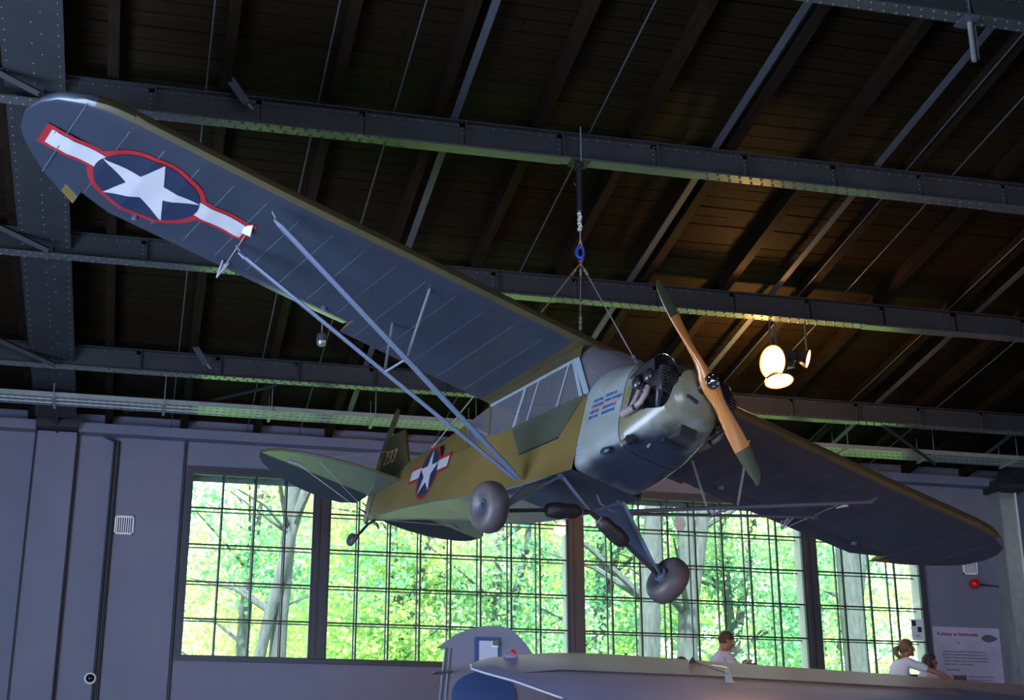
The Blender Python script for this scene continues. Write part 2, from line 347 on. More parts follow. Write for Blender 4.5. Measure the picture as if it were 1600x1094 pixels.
# portal frames across the hangar (left one seen behind the near wing tip)
def portal(xc, label, colx=None):
    g = empty('portal_frame', (xc, 20, 0), label, 'steel frame'); T = Matrix.Translation((-xc, -20, 0))
    slopebox(xc-.26, xc+.26, 4, 19.3, -.20, -.18, M['steel']).build('bottom_plate', g, T)
    slopebox(xc-.02, xc+.02, 4, 19.9, -.18, .12, M['steel']).build('web', g, T)
    rv = MB(); yy = 8.9
    while yy < 19.2:
        for dx in (-.22, 0 if int(yy*10) % 3 else .08, .22): hemi(rv, (xc+dx, yy, RZ(yy)-.20), .012, M['steel2'], (0, 0, -1))
        yy += .14
    rv.build('rivets', g, T, kind='stuff')
    for yy, s in ((11.9, 1), (14.6, 1), (17.3, 1)):
        MB().tube([(xc-.9, yy-.1, RZ(yy)-.05), (xc+.05, yy+.15, RZ(yy)-.36)], .035, M['steel'], 4).build('brace', g, T)
    return g, T
gL, TL = portal(-1.25, 'broad riveted roof frame running toward the window wall behind the near wing tip')
MB().box((-1.5, 19.86, 0), (-1.0, 19.99, 6.95), M['wall']).build('column', gL, TL)
MB().box((-1.52, 19.6, 6.95), (-.98, 19.99, 7.06), M['steel']).build('haunch', gL, TL)
gR, TR = portal(12.88, 'steel frame with a pale riveted column beside the pinned poster on the right')
cm = MB().box((12.72, 19.72, 0), (12.98, 19.74, 6.86), M['galv']).box((12.70, 19.70, 0), (12.72, 20, 6.86), M['galv']).box((12.98, 19.70, 0), (13.0, 20, 6.86), M['white']).box((13.0, 19.90, 0), (13.14, 19.92, 6.86), M['galv'])
cm.build('column', gR, TR)
hm = MB(); hm.poly([(12.6, 19.3, 7.02), (13.2, 19.3, 7.02), (13.06, 19.72, 6.84), (12.66, 19.72, 6.84)], M['steel'], (0, 0, .02)); hm.box((12.62, 19.5, 6.86), (13.16, 20, 7.02), M['steel'])
hm.poly([(13.0, 19.7, 6.85), (13.15, 19.7, 6.85), (14.3, 19.7, 7.35), (14.0, 19.7, 7.35)], M['galv'], (0, .18, 0)); hm.build('haunch', gR, TR)
rv = MB()
for k in range(64): hemi(rv, (12.705, 19.70, 3.4+.055*k), .008, M['steel2'], (0, -1, 0))
rv.build('rivets', gR, TR, kind='stuff')
# diagonal braces clipped to the girders
def brace(x, y, label):
    b = RZ(y)-.28; g = empty('girder_brace', (x, y-.1, b), label, 'brace')
    T = frame((0, 0, 0), (.5, -.25, -.86), (0, 1, 0))
    MB().box((-.16, -.012, -.035), (.16, .012, .035), M['steel2'], T).build('angle_bar', g, Matrix.Translation((0, -.02, .20)))
    MB().tube([(.07, -.03, .1), (.14, -.05, .02)], .010, M['galv'], 6).build('bolt', g)
brace(.50, 12.17, 'short bolted steel brace on the girder just right of the near wing tip')
brace(.47, 17.52, 'short bolted steel brace on the lowest girder above the left window')
o = MB().tube([(9.75, 17.7, RZ(17.7)-.27), (10.95, 18.5, RZ(18.5)-.42)], .03, M['steel'], 4).build('wind_brace')
tag(o, 'dark diagonal steel bar under the roof above the far wing', 'brace')
o = MB().tube([(1.45, 17.75, RZ(17.75)-.26), (.4, 18.7, RZ(18.7)-.2), (-.4, 19.2, 7.1)], .02, M['black'], 6).build('cable')
tag(o, 'black cable sagging under the roof above the left end of the cable tray', 'cable')
# lamp tube hanging at the top right
g = empty('hanging_rod', (7.55, 9.62, gA[1]), 'grey tube on a bracket hanging from the top right girder', 'bracket'); g.location = (6.44, 9.62, g0[1])
MB().box((-.09, -.1, -.03), (.05, .1, -.012), M['steel2']).build('clamp', g); MB().tube([(.0, 0, -.03), (.0, 0, -.40)], .022, M['galv'], 10).build('tube', g)
MB().tube([(.045, 0, -.05), (.045, 0, -.38)], .012, M['steel2'], 8).build('cable', g); MB().tube([(0, -.02, .32), (0, -.02, -.02)], .006, M['galv'], 6).build('threaded_rod', g)
# cable tray hung along the window wall
g = empty('cable_tray', (5, 18.5, 6.97), 'long perforated galvanised cable tray hung along the top of the window wall', 'cable tray'); T = Matrix.Translation((-5, -18.5, -6.97))
tm = MB().box((-5, 18.3, 6.97), (16, 18.7, 6.975), M['galv']).box((-5, 18.3, 6.975), (16, 18.305, 7.03), M['galv']).box((-5, 18.695, 6.975), (16, 18.7, 7.03), M['galv'])
for yy in (18.42, 18.58): tm.box((-5, yy-.01, 6.962), (16, yy+.01, 6.97), M['galv'])
tm.build('tray', g, T)
hl = MB(); x = -2.4
while x < 14:
    for yy in (18.36, 18.50, 18.64): hl.box((x, yy-.012, 6.9685), (x+.035, yy+.012, 6.9695), M['black'])
    x += .085
hl.build('slots', g, T, kind='stuff')
for k in range(13):
    x = -2.6+1.34*k
    MB().box((x, 18.24, 6.945), (x+.035, 18.76, 6.965), M['galv']).build('hanger_bar', g, T)
    MB().tube([(x+.017, 18.27, 6.95), (x+.017, 18.27, RZ(18.27)+.05)], .006, M['galv'], 6).build('hanger_rod', g, T); MB().tube([(x+.017, 18.73, 6.95), (x+.017, 18.73, RZ(18.73)+.05)], .006, M['galv'], 6).build('hanger_rod', g, T)
# small surface fittings on the wall
def pipe(x, label, r=.02, top=7.05, double=False, jog=False):
    mb = MB(); pts = [(x, 19.975, 0.02), (x, 19.975, top-.12)]
    pts += [(x-.14, 19.975, top-.05), (x-.2, 19.975, top-.02), (x-.2, 19.93, top+.1)] if jog else [(x, 19.95, top)]
    mb.tube(pts, r, M['black'], 8)
    if double: mb.tube([(p[0]+.055, p[1], p[2]) for p in pts], r, M['black'], 8)
    o = mb.build('wall_conduit'); tag(o, label, 'conduit')
pipe(-1.52, 'black conduit on the grey wall, leftmost of the vertical lines'); pipe(-.97, 'thin black conduit down the wall, second vertical line from the left', .014)
pipe(-.50, 'paired black conduits with a bend at the top, left of the square vent', .02, 7.0, True, True); pipe(.44, 'black conduit running down the wall just left of the left window', .02)
for k, (x, z, s, lab) in enumerate(((-.29, 5.75, .25, 'square white louvred vent on the wall left of the windows'), (12.24, 5.72, .25, 'white louvred vent on the right wall above the red alarm bell'))):
    g = empty('wall_vent', (x, 19.99, z), lab, 'vent'); h = s/2
    MB().box((-h, -.02, -h), (h, .0, -h+.022), M['white']).box((-h, -.02, h-.022), (h, 0, h), M['white']).box((-h, -.02, -h), (-h+.022, 0, h), M['white']).box((h-.022, -.02, -h), (h, 0, h), M['white']).build('frame', g)
    MB().box((-h, -.004, -h), (h, 0.005, h), M['frame']).build('backing', g)
    for j in range(7): MB().box((-h+.03+j*.028, -.015, -h+.02), (-h+.042+j*.028, -.006, h-.02), M['white']).build('slat', g)
g = empty('alarm_bell', (12.27, 19.97, 5.45), 'round red alarm bell on the right wall below the vent', 'alarm'); Tb = frame((0, 0, 0), (1, 0, 0), (0, 0, 1))
MB().lathe([(0, .10), (.035, .10), (.06, .085), (.075, .05), (.078, .01), (.05, 0)], M['redlens'], Tb, 20).build('bell', g)
MB().lathe([(0, .12), (.02, .115), (.022, .10)], M['redpaint'], Tb, 12).build('cap', g); MB().tube([(.07, .01, 0), (.43, .01, -.02)], .012, M['black'], 6).build('cable', g)
g = empty('dome_camera', (-.55, 19.97, 3.74), 'small white dome camera low on the wall beside the paired conduits', 'camera')
MB().lathe([(.075, 0), (.078, .03), (.066, .045), (.055, .045)], M['white'], Tb, 24).build('housing', g); MB().lathe([(.055, .045), (.045, .075), (.02, .09), (0, .092)], M['darkglass'], Tb, 20).build('lens', g)
# poster
g = empty('poster', (12.06, 19.985, 4.79), 'tall pale lilac poster with Polish text pinned on the right wall', 'poster')
MB().box((-.56, -.004, -1.5), (.56, 0, 0), M['poster']).build('sheet', g)
TP = lambda x, z: frame((x, -.006, z), (1, 0, 0), (0, 0, 1))
MB().box((-.50, -.0055, -.145), (.12, -.0045, -.065), M['pink']).build('title_band', g)
text('title', 'Kobiety w lotnictwie', .080, M['ink'], TP(-.49, -.13), g, 1.0, .002)
body = ["Lata międzywojenne wniosły wielki ruch coraz liczniej garnące się do lotnictwa", "Były wszędzie tam, gdzie tylko istniały choćby najmniejsze możliwości uczestnictwa", "się w powietrzu. Wyłączone z lotnictwa wojskowego szukały i znajdywały drogę", "w powietrze w aeroklubach, w sporcie i turystyce, na szybowcach i wydarzeniach", "na zielonych szkołach i w ... dużą liczbę spadochroniarek"]
for k, s in enumerate(body): text('text_line', s[:74 if k < 4 else 52], .030, M['ink'], TP(-.42, -.37-.047*k), g, .78)
text('text_line', 'Wśród I. Olszewskiej', .030, M['ink'], TP(-.38, -.64), g, .8)
for k in range(14): text('text_line', 'Sensacją się interesuje była wkrótce kobieta nasza'[: 48 - (k*5) % 4], .030, M['ink'], TP(-.04, -.735-.047*k), g, .73)
for k, s in enumerate(('Poetyka', 'w I lot.', 'w liczbie', 'Biały', 'skrzydła')): text('text_line', s, .028, M['ink'], TP(-.41, -.74-.05*k), g, .8)
MB().box((-.27, -.006, -1.0), (-.07, -.0045, -.71), M['photo']).box((-.29, -.0065, -1.0), (-.275, -.0045, -.70), M['ink']).build('photograph', g)
bl = MB(); prof = [(0, 0), (.03, .03), (.055, .08), (.058, .13), (.045, .19), (.02, .25), (0, .28)]
bl.poly([(.24+z, -.006, -.155+r) for r, z in prof] + [(.24+z, -.006, -.155-r) for r, z in prof[-2:0:-1]], M['photo']); bl.poly([(.44+.03*math.cos(a*PI/4), -.006, -.25+.03*math.sin(a*PI/4)) for a in range(8)], M['pink'])
bl.poly([(-.18, -.006, -.20), (-.13, -.006, -.235), (-.12, -.006, -.25), (-.14, -.006, -.25)], M['photo']); bl.build('airship_picture', g)
# marker sheet on the window
g = empty('marker_sheet', (11.24, 19.95, 4.73), 'white sheet with two black squares and number 105 taped on the right window', 'sign')
MB().box((-.10, -.003, -.16), (.10, 0, .15), M['flag']).build('sheet', g); MB().box((-.085, -.005, .05), (-.02, -.003, .13), M['black']).box((-.0, -.005, -.04), (.065, -.003, .04), M['black']).build('squares', g)
text('number', '105', .05, M['ink'], frame((-.045, -.005, -.11), (1, 0, 0), (0, 0, 1)), g)
g = MB().box((7.48, 19.93, 6.05), (7.61, 19.935, 6.24), M['flag']).build('paper_sheet'); tag(g, 'small blank white paper sheet stuck high on the window behind the landing gear', 'sign')
# ------------------------------------------------------------------ windows
rows = [4.06, 4.55, 5.04, 5.54, 6.04, 6.55]
bays = [[.54, .98, 1.42, 1.84, 2.24], [2.43, 2.85, 3.29, 3.72, 4.15, 4.58, 5.02, 5.44, 5.86], [6.06, 6.50, 6.93, 7.37, 7.79, 8.21, 8.64, 9.07, 9.50], [9.68, 10.11, 10.54, 10.96, 11.40]]
for i, cols in enumerate(bays):
    a, b = cols[0], cols[-1]; g = empty('window_%d' % (i+1), ((a+b)/2, 20, 4.06), kind='structure'); T = Matrix.Translation((-(a+b)/2, -20, -4.06))
    MB().box((a, 19.97, 4.03), (b, 20.03, 4.075), M['frame']).box((a, 19.97, 6.50), (b, 20.03, 6.56), M['frame']).box((a, 19.97, 4.07), (a+.03, 20.03, 6.5), M['frame']).box((b-.03, 19.97, 4.07), (b, 20.03, 6.5), M['frame']).build('frame', g, T)
    for x in cols[1:-1]: MB().box((x-.011, 19.97, 4.07), (x+.011, 20.01, 6.5), M['black']).build('glazing_bar', g, T)
    for z in rows[1:-1]: MB().box((a+.03, 19.975, z-.010), (b-.03, 20.005, z+.010), M['black']).build('glazing_bar', g, T)
    og = MB()
    for x in cols[1:-1]: og.box((x-.010, 20.22, 4.06), (x+.010, 20.25, 6.55), M['outer'])
    for z in rows[1:-1]: og.box((a, 20.22, z-.008), (b, 20.25, z+.008), M['outer'])
    og.box((a, 20.22, 6.46), (b, 20.25, 6.55), M['outer']).box((a, 20.22, 4.06), (b, 20.25, 4.10), M['outer']); og.build('outer_glazing_bars', g, T)
    MB().box((a, 20.03, 4.05), (a+.006, 20.30, 6.55), M['reveal']).box((b-.006, 20.03, 4.05), (b, 20.30, 6.55), M['reveal']).box((a, 20.03, 6.54), (b, 20.30, 6.548), M['reveal']).box((a, 20.03, 4.06), (b, 20.30, 4.066), M['reveal']).build('reveal', g, T)
    for x0, x1 in zip(cols, cols[1:]):
        for z0, z1 in zip(rows, rows[1:]): MB().box((x0+.009, 19.988, z0+.008), (x1-.009, 19.992, z1-.008), M['pane']).build('pane', g, T)
for i, (a, b) in enumerate(((2.24, 2.43), (5.86, 6.06), (9.50, 9.68))):
    struct(MB().box((a, 19.93, 4.06), (b, 20.29, 6.55), M['frame']).box((a+.06, 19.92, 4.06), (a+.075, 19.93, 6.55), M['black']), 'trim_%d' % (i+1))
struct(MB().box((.48, 19.96, 4.0), (11.46, 20.0, 4.055), M['frame']).box((.48, 19.96, 6.555), (11.46, 20.0, 6.61), M['frame']).box((.48, 19.96, 4.055), (.54, 20.0, 6.555), M['frame']).box((11.40, 19.96, 4.055), (11.46, 20.0, 6.555), M['frame']), 'trim_4')
struct(MB().box((XL, 19.8, 6.95), (XR, 20.0, 7.08), M['wall']), 'trim_5')
# raised gallery in front of the windows (below the view)
struct(MB().box((2, 18.2, 2.60), (13.5, 20.0, 2.74), M['floor']), 'trim_6')
# ------------------------------------------------------------------ outside
struct(MB().box((-60, 20.6, 1.0), (90, 95, 1.2), M['grass']), 'ground_lawn')
def tree(x, y, h, label, lean=0.0, r=.22, nl=5200, zc=(6.5, 12.5), rad=3.2, lm='leaf', fork=True, z0=1.2, group=None, lf=.078):
    g = empty('tree', (x, y, z0), label, 'tree', group); T = Matrix.Translation((-x, -y, -z0)); tr = MB()
    pts = []; 
    for k in range(9):
        t = k/8; pts.append((x+lean*t*h*.6+.12*math.sin(t*7+x), y+.1*math.sin(t*5+y), z0+h*t))
    tr.tube(pts, [r*(1-.55*k/8)*(1.25 if k == 0 else 1) for k in range(9)], M['bark'], 10); ends = []
    for k in range(9):
        p = Vector(pts[3+k % 5]); an = 2.4*k+x; L = rad*random.uniform(.6, 1.0)
        q = p+Vector((math.cos(an)*L, math.sin(an)*L*.8, L*random.uniform(.3, .8))); mid = (p+q)/2+Vector((0, 0, .25*random.random()))
        tr.tube([p, mid, q], [r*.30, r*.18, .015], M['bark'], 6); ends += [q, mid]
    if fork: p = Vector(pts[3]); q = p+Vector((.9, .2, h*.5)); tr.tube([p, (p+q)/2+Vector((.25, 0, 0)), q], [r*.7, r*.55, r*.3], M['bark'], 8)
    tr.build('trunk', g, T)
    n = nl; vs = []; fs = []
    cl = [Vector((x+lean*h*.4+random.gauss(0, rad*.55), y+(2.2 if nl < 5000 else 0)+random.gauss(0, rad*.4), random.uniform(*zc))) for _ in range(max(8, nl//150))]
    for k in range(n):
        c = cl[random.randrange(len(cl))]; p = c+Vector((random.gauss(0, .42), random.gauss(0, .42), random.gauss(0, .30)))
        s = lf*random.uniform(.6, 1.3); R = Euler((random.uniform(0, 6.3), random.uniform(0, 6.3), random.uniform(0, 6.3))).to_matrix()
        i0 = len(vs); vs += [p+R@Vector(v)*s for v in ((0, -.9, 0), (.55, -.1, .1), (.28, .75, 0), (-.28, .75, 0), (-.55, -.1, .1))]; fs.append((i0, i0+1, i0+2, i0+3, i0+4))
    MB().add(vs, fs, M[lm]).build('foliage', g, T, kind='stuff')
tree(2.22, 31, 12, 'tree with a slim straight grey trunk behind the left window', .0, .17, 3200, (6.6, 11.5), 2.6, 'leaf', False)
tree(2.58, 27.5, 12, 'thick upright grey trunk tree at the right side of the left window', .01, .19, 2200, (6.5, 9.5), 2.2, 'leaf2', False)
tree(1.29, 27.3, 12, 'tree whose grey trunk leans right across the left window', .40, .13, 900, (7.5, 10.5), 1.6, 'leaf', False)
tree(9.7, 31, 12, 'tree with pale trunk just right of the middle window post', .02, .17, 3600, (6, 11), 2.4, 'leaf')
tree(9.4, 26.5, 13, 'stout pale trunk tree behind the hanging main wheel', .01, .26, 2600, (7.5, 11), 2.6, 'leaf2', False)
tree(10.6, 28, 13, 'stout pale trunk tree right of the hanging main wheel', -.005, .26, 2600, (7.5, 10.5), 2.6, 'leaf', True)
tree(14.1, 27.5, 13, 'tree with a thick pale trunk behind the right window', .0, .30, 2600, (5.2, 9.5), 2.4, 'leaf2', True)
tree(12.9, 31, 12, 'leafy blue green tree behind the window under the far wing', .0, .16, 6200, (5.2, 10.5), 2.8, 'leaf2')
for k, (x, y, lab) in enumerate(((6.5, 36, 'bushy bright green tree behind the middle of the second window'), (3.2, 40, 'bright green tree farther back behind the left window'), (9.5, 40, 'yellow green tree deep behind the landing gear window'), (13.5, 40, 'yellow green tree deep behind the third window'), (18.5, 38, 'yellow green tree deep behind the right window'), (7.6, 31, 'dense green tree behind the right half of the second window'), (5.2, 31, 'low bushy tree behind the tail wheel'))):
    tree(x, y, 11, lab, 0, .14, 12500 if k < 5 else 7500, (4.6, 10.5) if k < 5 else (4.6, 8.2), 3.4 if k < 5 else 2.3, 'leaf' if k != 5 else 'leaf2', True, lf=.088 if k < 5 else .075)
# ------------------------------------------------------------------ the suspended aircraft (local frame: x forward, y port, z up)
PM = Matrix(((0.289, 0.927, 0.238, 3.963), (-0.957, 0.289, 0.038, 11.904), (-0.033, -0.239, 0.970, 5.736), (0, 0, 0, 1)))
Rp = PM.to_3x3(); xa = Rp.col[0].normalized(); ya = (Rp.col[1]-xa*xa.dot(Rp.col[1])).normalized(); za = xa.cross(ya)
PM = Matrix(((xa.x, ya.x, za.x, 3.963), (xa.y, ya.y, za.y, 11.904), (xa.z, ya.z, za.z, 5.736), (0, 0, 0, 1)))
plane = empty('light_aircraft', (0, 0, 0), 'olive drab high-wing light aircraft with white stars, wooden propeller, hanging from the roof', 'aircraft'); plane.matrix_world = PM
def zle(a): return .04+.024*(a-.36)
LOWT = [(0, 0), (.015, -.020), (.04, -.028), (.10, -.030), (.3, -.022), (.6, -.010), (1, 0)]
def inc(a, t): return .045*max(0, 1-(a-.36)/3.0)*(1-1.5*t)
UPT = [(0, 0), (.006, .038), (.02, .070), (.05, .108), (.1, .142), (.2, .162), (.3, .175), (.5, .15), (.7, .10), (.9, .042), (1, .006)]
XLE = [(4.6, 0), (4.85, -.02), (5.05, -.10), (5.22, -.22), (5.32, -.38), (5.375, -.62)]
XTE = [(4.66, -1.62), (4.99, -1.36), (5.15, -1.18), (5.28, -1.0), (5.345, -.86), (5.375, -.64)]
def zlow(x, a):
    t = -x/1.62; sag = .012*(1-abs(math.sin(PI*(a-.37)/.305)))
    return zle(a)+inc(a, t)-.16*t+interp(LOWT, max(0, t))*(.6 if a > 5.1 else 1) - (sag if .08 < t < .97 else 0) - (.004 if a > 5.0 else 0)
def zup(x, a):
    t = max(0, min(1, -x/1.62)); return zle(a)+inc(a, t)-.16*t+interp(UPT, t)
def wing(s):
    mb = MB(); st = []
    a = .37
    while a < 4.6: st.append(a); a += .305/4
    st = [q for q in st if abs(q-2.02) > .03 and q < 4.6]+[2.0199, 2.0201, 4.6599, 4.6601, 4.73, 4.80, 4.88, 4.96, 5.04, 5.10, 5.16, 5.22, 5.27, 5.31, 5.345, 5.37]; st.sort()
    TL = [0, .012, .03, .055, .09, .15, .25, .38, .52, .66, .78, .9, 1.0]; rings = []
    for a in st:
        x0 = interp(XLE, a); x1 = interp(XTE, a); c = x0-x1; lim = 1.34 if 2.02 < a < 4.66 else 9
        th = 1.0 if a < 4.66 else max(.05, (max(0, 1-((a-4.66)/.72)**2.2))**.5)
        up = []; lo = []
        for t in TL:
            x = max(x0-c*t, -lim)
            if a < 4.66: zl = zlow(x, a); zu = zup(x, a)
            else:
                tt = -x/1.62; base = zle(a)-.16*tt-(.009*max(0, 1-(a-4.64)/.35)+.005*max(0, 1-abs(a-5.02)/.06) if .06 < (x0-x)/c < .97 else 0); zl = base+interp(LOWT, max(0, (x0-x)/c))*th; zu = base+interp(UPT, min(1, (x0-x)/c))*th
            up.append((x, s*a, max(zu, zl+.002))); lo.append((x, s*a, zl))
        rings.append(up[::-1]+lo[1:])
    n = len(rings[0]); nu = len(TL)
    vs = [v for r in rings for v in r]; groups = {}
    for i in range(len(rings)-1):
        for k in range(n):
            k2 = (k+1) % n; j = k
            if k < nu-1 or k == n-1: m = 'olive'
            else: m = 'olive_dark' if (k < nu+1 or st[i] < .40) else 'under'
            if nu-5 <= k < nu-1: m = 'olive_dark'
            if st[i] > 4.66 and st[i] < 4.8 and k >= n-2: m = 'olive'
            if st[i] > 4.90 and nu-4 <= k <= nu: m = 'tape'
            groups.setdefault(m, []).append((i*n+k, i*n+k2, (i+1)*n+k2, (i+1)*n+k))
    for m, fs in groups.items(): mb.add(vs, fs, M[m], True)
    mb.add(rings[0], [tuple(range(n))], M['olive']); mb.add(rings[-1], [tuple(range(n))], M['olive'])
    o = mb.build('wing', plane, fix=True)
    for q in [.37+.305*j for j in range(15)]+[5.02]:
        tp = MB(); x1 = -1.33 if 2.0 < q < 4.66 else interp(XTE, q)+.03; xs_ = [lerp(-.10, x1, j/10) for j in range(11)]
        P = [[(x, s*(q+dq), (zlow(x, q) if q < 4.7 else zle(q)+.16*x/1.62-.030)-.0035) for dq in (-.0045, .0045)] for x in xs_]
        for A_, B_ in zip(P, P[1:]): tp.add([A_[0], A_[1], B_[1], B_[0]], [(0, 1, 2, 3)], M['tape'])
        tp.build('rib_tape', o)
    return o
def aileron(s, wg, d):
    mb = MB(); st = [2.035+.29*k for k in range(9)]+[4.55, 4.645]; rings = []
    for a in st:
        te = -1.60 if a < 4.4 else lerp(-1.60, -1.44, (a-4.4)/.245)
        if a < 2.2: te = lerp(-1.575, -1.60, (a-2.035)/.165)
        zh = (zlow(-1.35, a)+zup(-1.35, a))/2; r = .030; ring = []
        for k in range(5):
            an = PI/2-PI*k/4; ring.append((-1.375+r*math.cos(an), s*a, zh+r*math.sin(an)))
        dz = -(te+1.375)*math.tan(d)-.008
        ring += [(lerp(-1.375, te, .5), s*a, zh-.022+dz*.5), (te, s*a, zh+dz-.004), (te, s*a, zh+dz+.002), (lerp(-1.375, te, .5), s*a, zh+.02+dz*.5)]
        rings.append(ring)
    n = 9
    for i in range(len(rings)-1):
        for k in range(n):
            mb.add([rings[i][k], rings[i][(k+1) % n], rings[i+1][(k+1) % n], rings[i+1][k]], [(0, 1, 2, 3)], M['under'] if 1 <= k <= 5 else M['olive'], True)
    mb.add(rings[0], [tuple(range(n))], M['olive']); mb.add(rings[-1], [tuple(range(n))], M['olive'])
    o = mb.build('aileron', wg, fix=True)
    hb = MB()
    for a in (2.33, 4.18): hb.box((-1.37, s*a-.015, zlow(-1.33, a)-.035), (-1.32, s*a+.015, zlow(-1.33, a)+.0), M['strut'])
    hb.build('hinge_bracket', wg)
    a = 3.30; z0 = zlow(-1.4, a); h = MB()
    h.tube([(-1.37, s*a-s*.03, z0), (-1.50, s*a, z0-.12)], .008, M['strut_light'], 6).tube([(-1.52, s*a, z0), (-1.50, s*a, z0-.12)], .008, M['strut_light'], 6).tube([(-1.37, s*a+s*.03, z0), (-1.50, s*a, z0-.12)], .008, M['strut_light'], 6); h.tube([(-1.36, s*a, z0-.03), (-1.52, s*a, z0-.03)], .006, M['strut_light'], 6)
    h.build('control_horn', wg); MB().tube([(-1.50, s*a, z0-.12), (-.72, s*3.36, zlow(-.72, a)-.005)], .004, M['wire'], 6).build('control_cable', wg)
    MB().poly([(-.66, s*3.45, zlow(-.66, a)-.002), (-.60, s*3.37, zlow(-.6, a)-.004), (-.72, s*3.33, zlow(-.72, a)-.05), (-.80, s*3.42, zlow(-.8, a)-.003)], M['white'], (0, 0, -.004)).build('pulley_fairing', wg)
wS = wing(-1); wP = wing(1); aileron(-1, wS, math.radians(5)); aileron(1, wP, math.radians(-11))
# wing insignia under the near wing
def conf(pts, off): return [(x, y, zlow(x, abs(y))-off) for x, y in pts]
def dense(mb, pts, off, m):
    """polygon (list of xy, convex or star about its centre) tessellated and laid on the lower skin"""
    b = bmesh.new(); vs = [b.verts.new((x, y, 0)) for x, y in pts]; f = b.faces.new(vs); bmesh.ops.triangulate(b, faces=[f])
    for _ in range(6):
        ed = [e for e in b.edges if e.calc_length() > .045]
        if ed: bmesh.ops.subdivide_edges(b, edges=ed, cuts=1); bmesh.ops.triangulate(b, faces=b.faces[:])
    b.verts.ensure_lookup_table(); b.verts.index_update()
    mb.add([(v.co.x, v.co.y, zlow(v.co.x, abs(v.co.y))-off) for v in b.verts], [tuple(v.index for v in f.verts) for f in b.faces], m, True); b.free()
cx, cyy = -.82, -4.255
def circ(cx, cy, r, n=48): return [(cx+r*math.cos(2*PI*k/n), cy+r*math.sin(2*PI*k/n)) for k in range(n)]
def starp(cx, cy, R, rot=0):
    return [(cx+(R if k % 2 == 0 else R*.382)*math.cos(rot+PI*k/5), cy+(R if k % 2 == 0 else R*.382)*math.sin(rot+PI*k/5)) for k in range(10)]
mb = MB()
dense(mb, circ(cx, cyy, .505), .0075, M['redpaint']); dense(mb, [(-.60, cyy-.93), (-.60, cyy+.93), (-.925, cyy+.93), (-.925, cyy-.93)], .0065, M['redpaint'])
dense(mb, [(-.65, cyy-.875), (-.65, cyy+.875), (-.875, cyy+.875), (-.875, cyy-.875)], .0120, M['whitepaint']); dense(mb, circ(cx, cyy, .45), .0145, M['bluepaint']); dense(mb, starp(cx, cyy, .455), .0175, M['whitepaint'])
mb.build('star_insignia', wS)
# lift struts and jury struts
for s, wg in ((-1, wS), (1, wP)):
    f0, f1 = Vector((-.17, s*3.362, -.045)), Vector((-.494, s*.372, -1.205)); r0, r1 = Vector((-.977, s*3.356, -.075)), Vector((-.53, s*.372, -1.205))
    st = MB().tube([f0.lerp(f1, .015), f0.lerp(f1, .04), f0.lerp(f1, .95), f0.lerp(f1, .985)], [.012, .037, .037, .012], M['strut'], 12, .5, (1, 0, 0)).build('lift_strut', plane)
    MB().tube([f0+Vector((0, 0, .04)), f0.lerp(f1, .03)], .010, M['strut'], 8).tube([f0.lerp(f1, .012), f0.lerp(f1, .035)], [.012, .024], M['strut'], 8).build('strut_fitting', st)
    st = MB().tube([r0.lerp(r1, .015), r0.lerp(r1, .04), r0.lerp(r1, .95), r0.lerp(r1, .985)], [.010, .028, .028, .010], M['strut'], 12, .55, (1, 0, 0)).build('lift_strut', plane)
    MB().tube([r0+Vector((0, 0, .04)), r0.lerp(r1, .03)], .009, M['strut'], 8).tube([r0.lerp(r1, .012), r0.lerp(r1, .035)], [.012, .024], M['strut'], 8).build('strut_fitting', st)
    jf = f0.lerp(f1, .515); jr = r0.lerp(r1, .515); MB().tube([jf, Vector((-.30, s*1.80, zlow(-.3, 1.8)))], .013, M['strut_light'], 8).build('jury_strut', plane)
    MB().tube([jr, Vector((-1.09, s*1.74, zlow(-1.09, 1.74)))], .013, M['strut_light'], 8).build('jury_strut', plane); MB().tube([jf, jr], .010, M['strut_light'], 8).build('jury_strut', plane)
    MB().tube([jf-Vector((0, s*.012, .005)), jf+Vector((0, s*.012, .005))], .036, M['strut'], 12, .5, (1, 0, 0)).tube([jr-Vector((0, s*.012, .005)), jr+Vector((0, s*.012, .005))], .028, M['strut'], 12, .55, (1, 0, 0)).build('strut_clamp', plane)
# fuselage shell
ZB = [(-4.62, -.735), (-4.42, -.745), (-3.53, -.848), (-2.5, -.987), (-1.73, -1.115), (-.9, -1.195), (-.5, -1.212), (.30, -1.212)]
ZL = [(-4.62, -.425), (-4.03, -.44), (-3.0, -.525), (-1.8, -.55), (-.54, -.556), (.25, -.515)]
YS = [(-4.62, .012), (-4.1, .045), (-3.85, .052), (-3.57, .07), (-2.96, .12), (-2.53, .17), (-2.23, .22), (-1.55, .35)]
ZS = [(-4.62, -.41), (-4.1, -.30), (-3.85, -.19), (-3.57, -.178), (-2.96, -.166), (-2.53, -.148), (-2.23, -.15), (-1.55, -.17)]
def hw(x): return .367 if x > -1.6 else lerp(.03, .367, (x+4.62)/3.02)
fb = MB(); X1 = [-4.62, -4.42, -4.1, -3.85, -3.57, -3.25, -2.96, -2.53, -2.26]; X2 = [-2.26, -2.1, -1.8, -1.55, -1.2, -.9, -.5, -.1, .27]
def skin(xs, low):
    for s in (-1, 1):
        for xa_, xb_ in zip(xs, xs[1:]):
            P = []
            for x in (xa_, xb_):
                zm = lerp(interp(ZB, x), interp(ZL, x), .5); r = [(x, s*hw(x), interp(ZB, x)), (x, s*(hw(x)+.004), zm), (x, s*hw(x), interp(ZL, x))]
                if not low: r += [(x, s*interp(YS, x), interp(ZS, x)), (x, 0, interp(ZS, x)+.03)]
                P.append(r)
            for k in range(len(P[0])-1): fb.add([P[0][k], P[0][k+1], P[1][k+1], P[1][k]], [(0, 1, 2, 3)], M['olive'])
skin(X1, False); skin(X2, True)
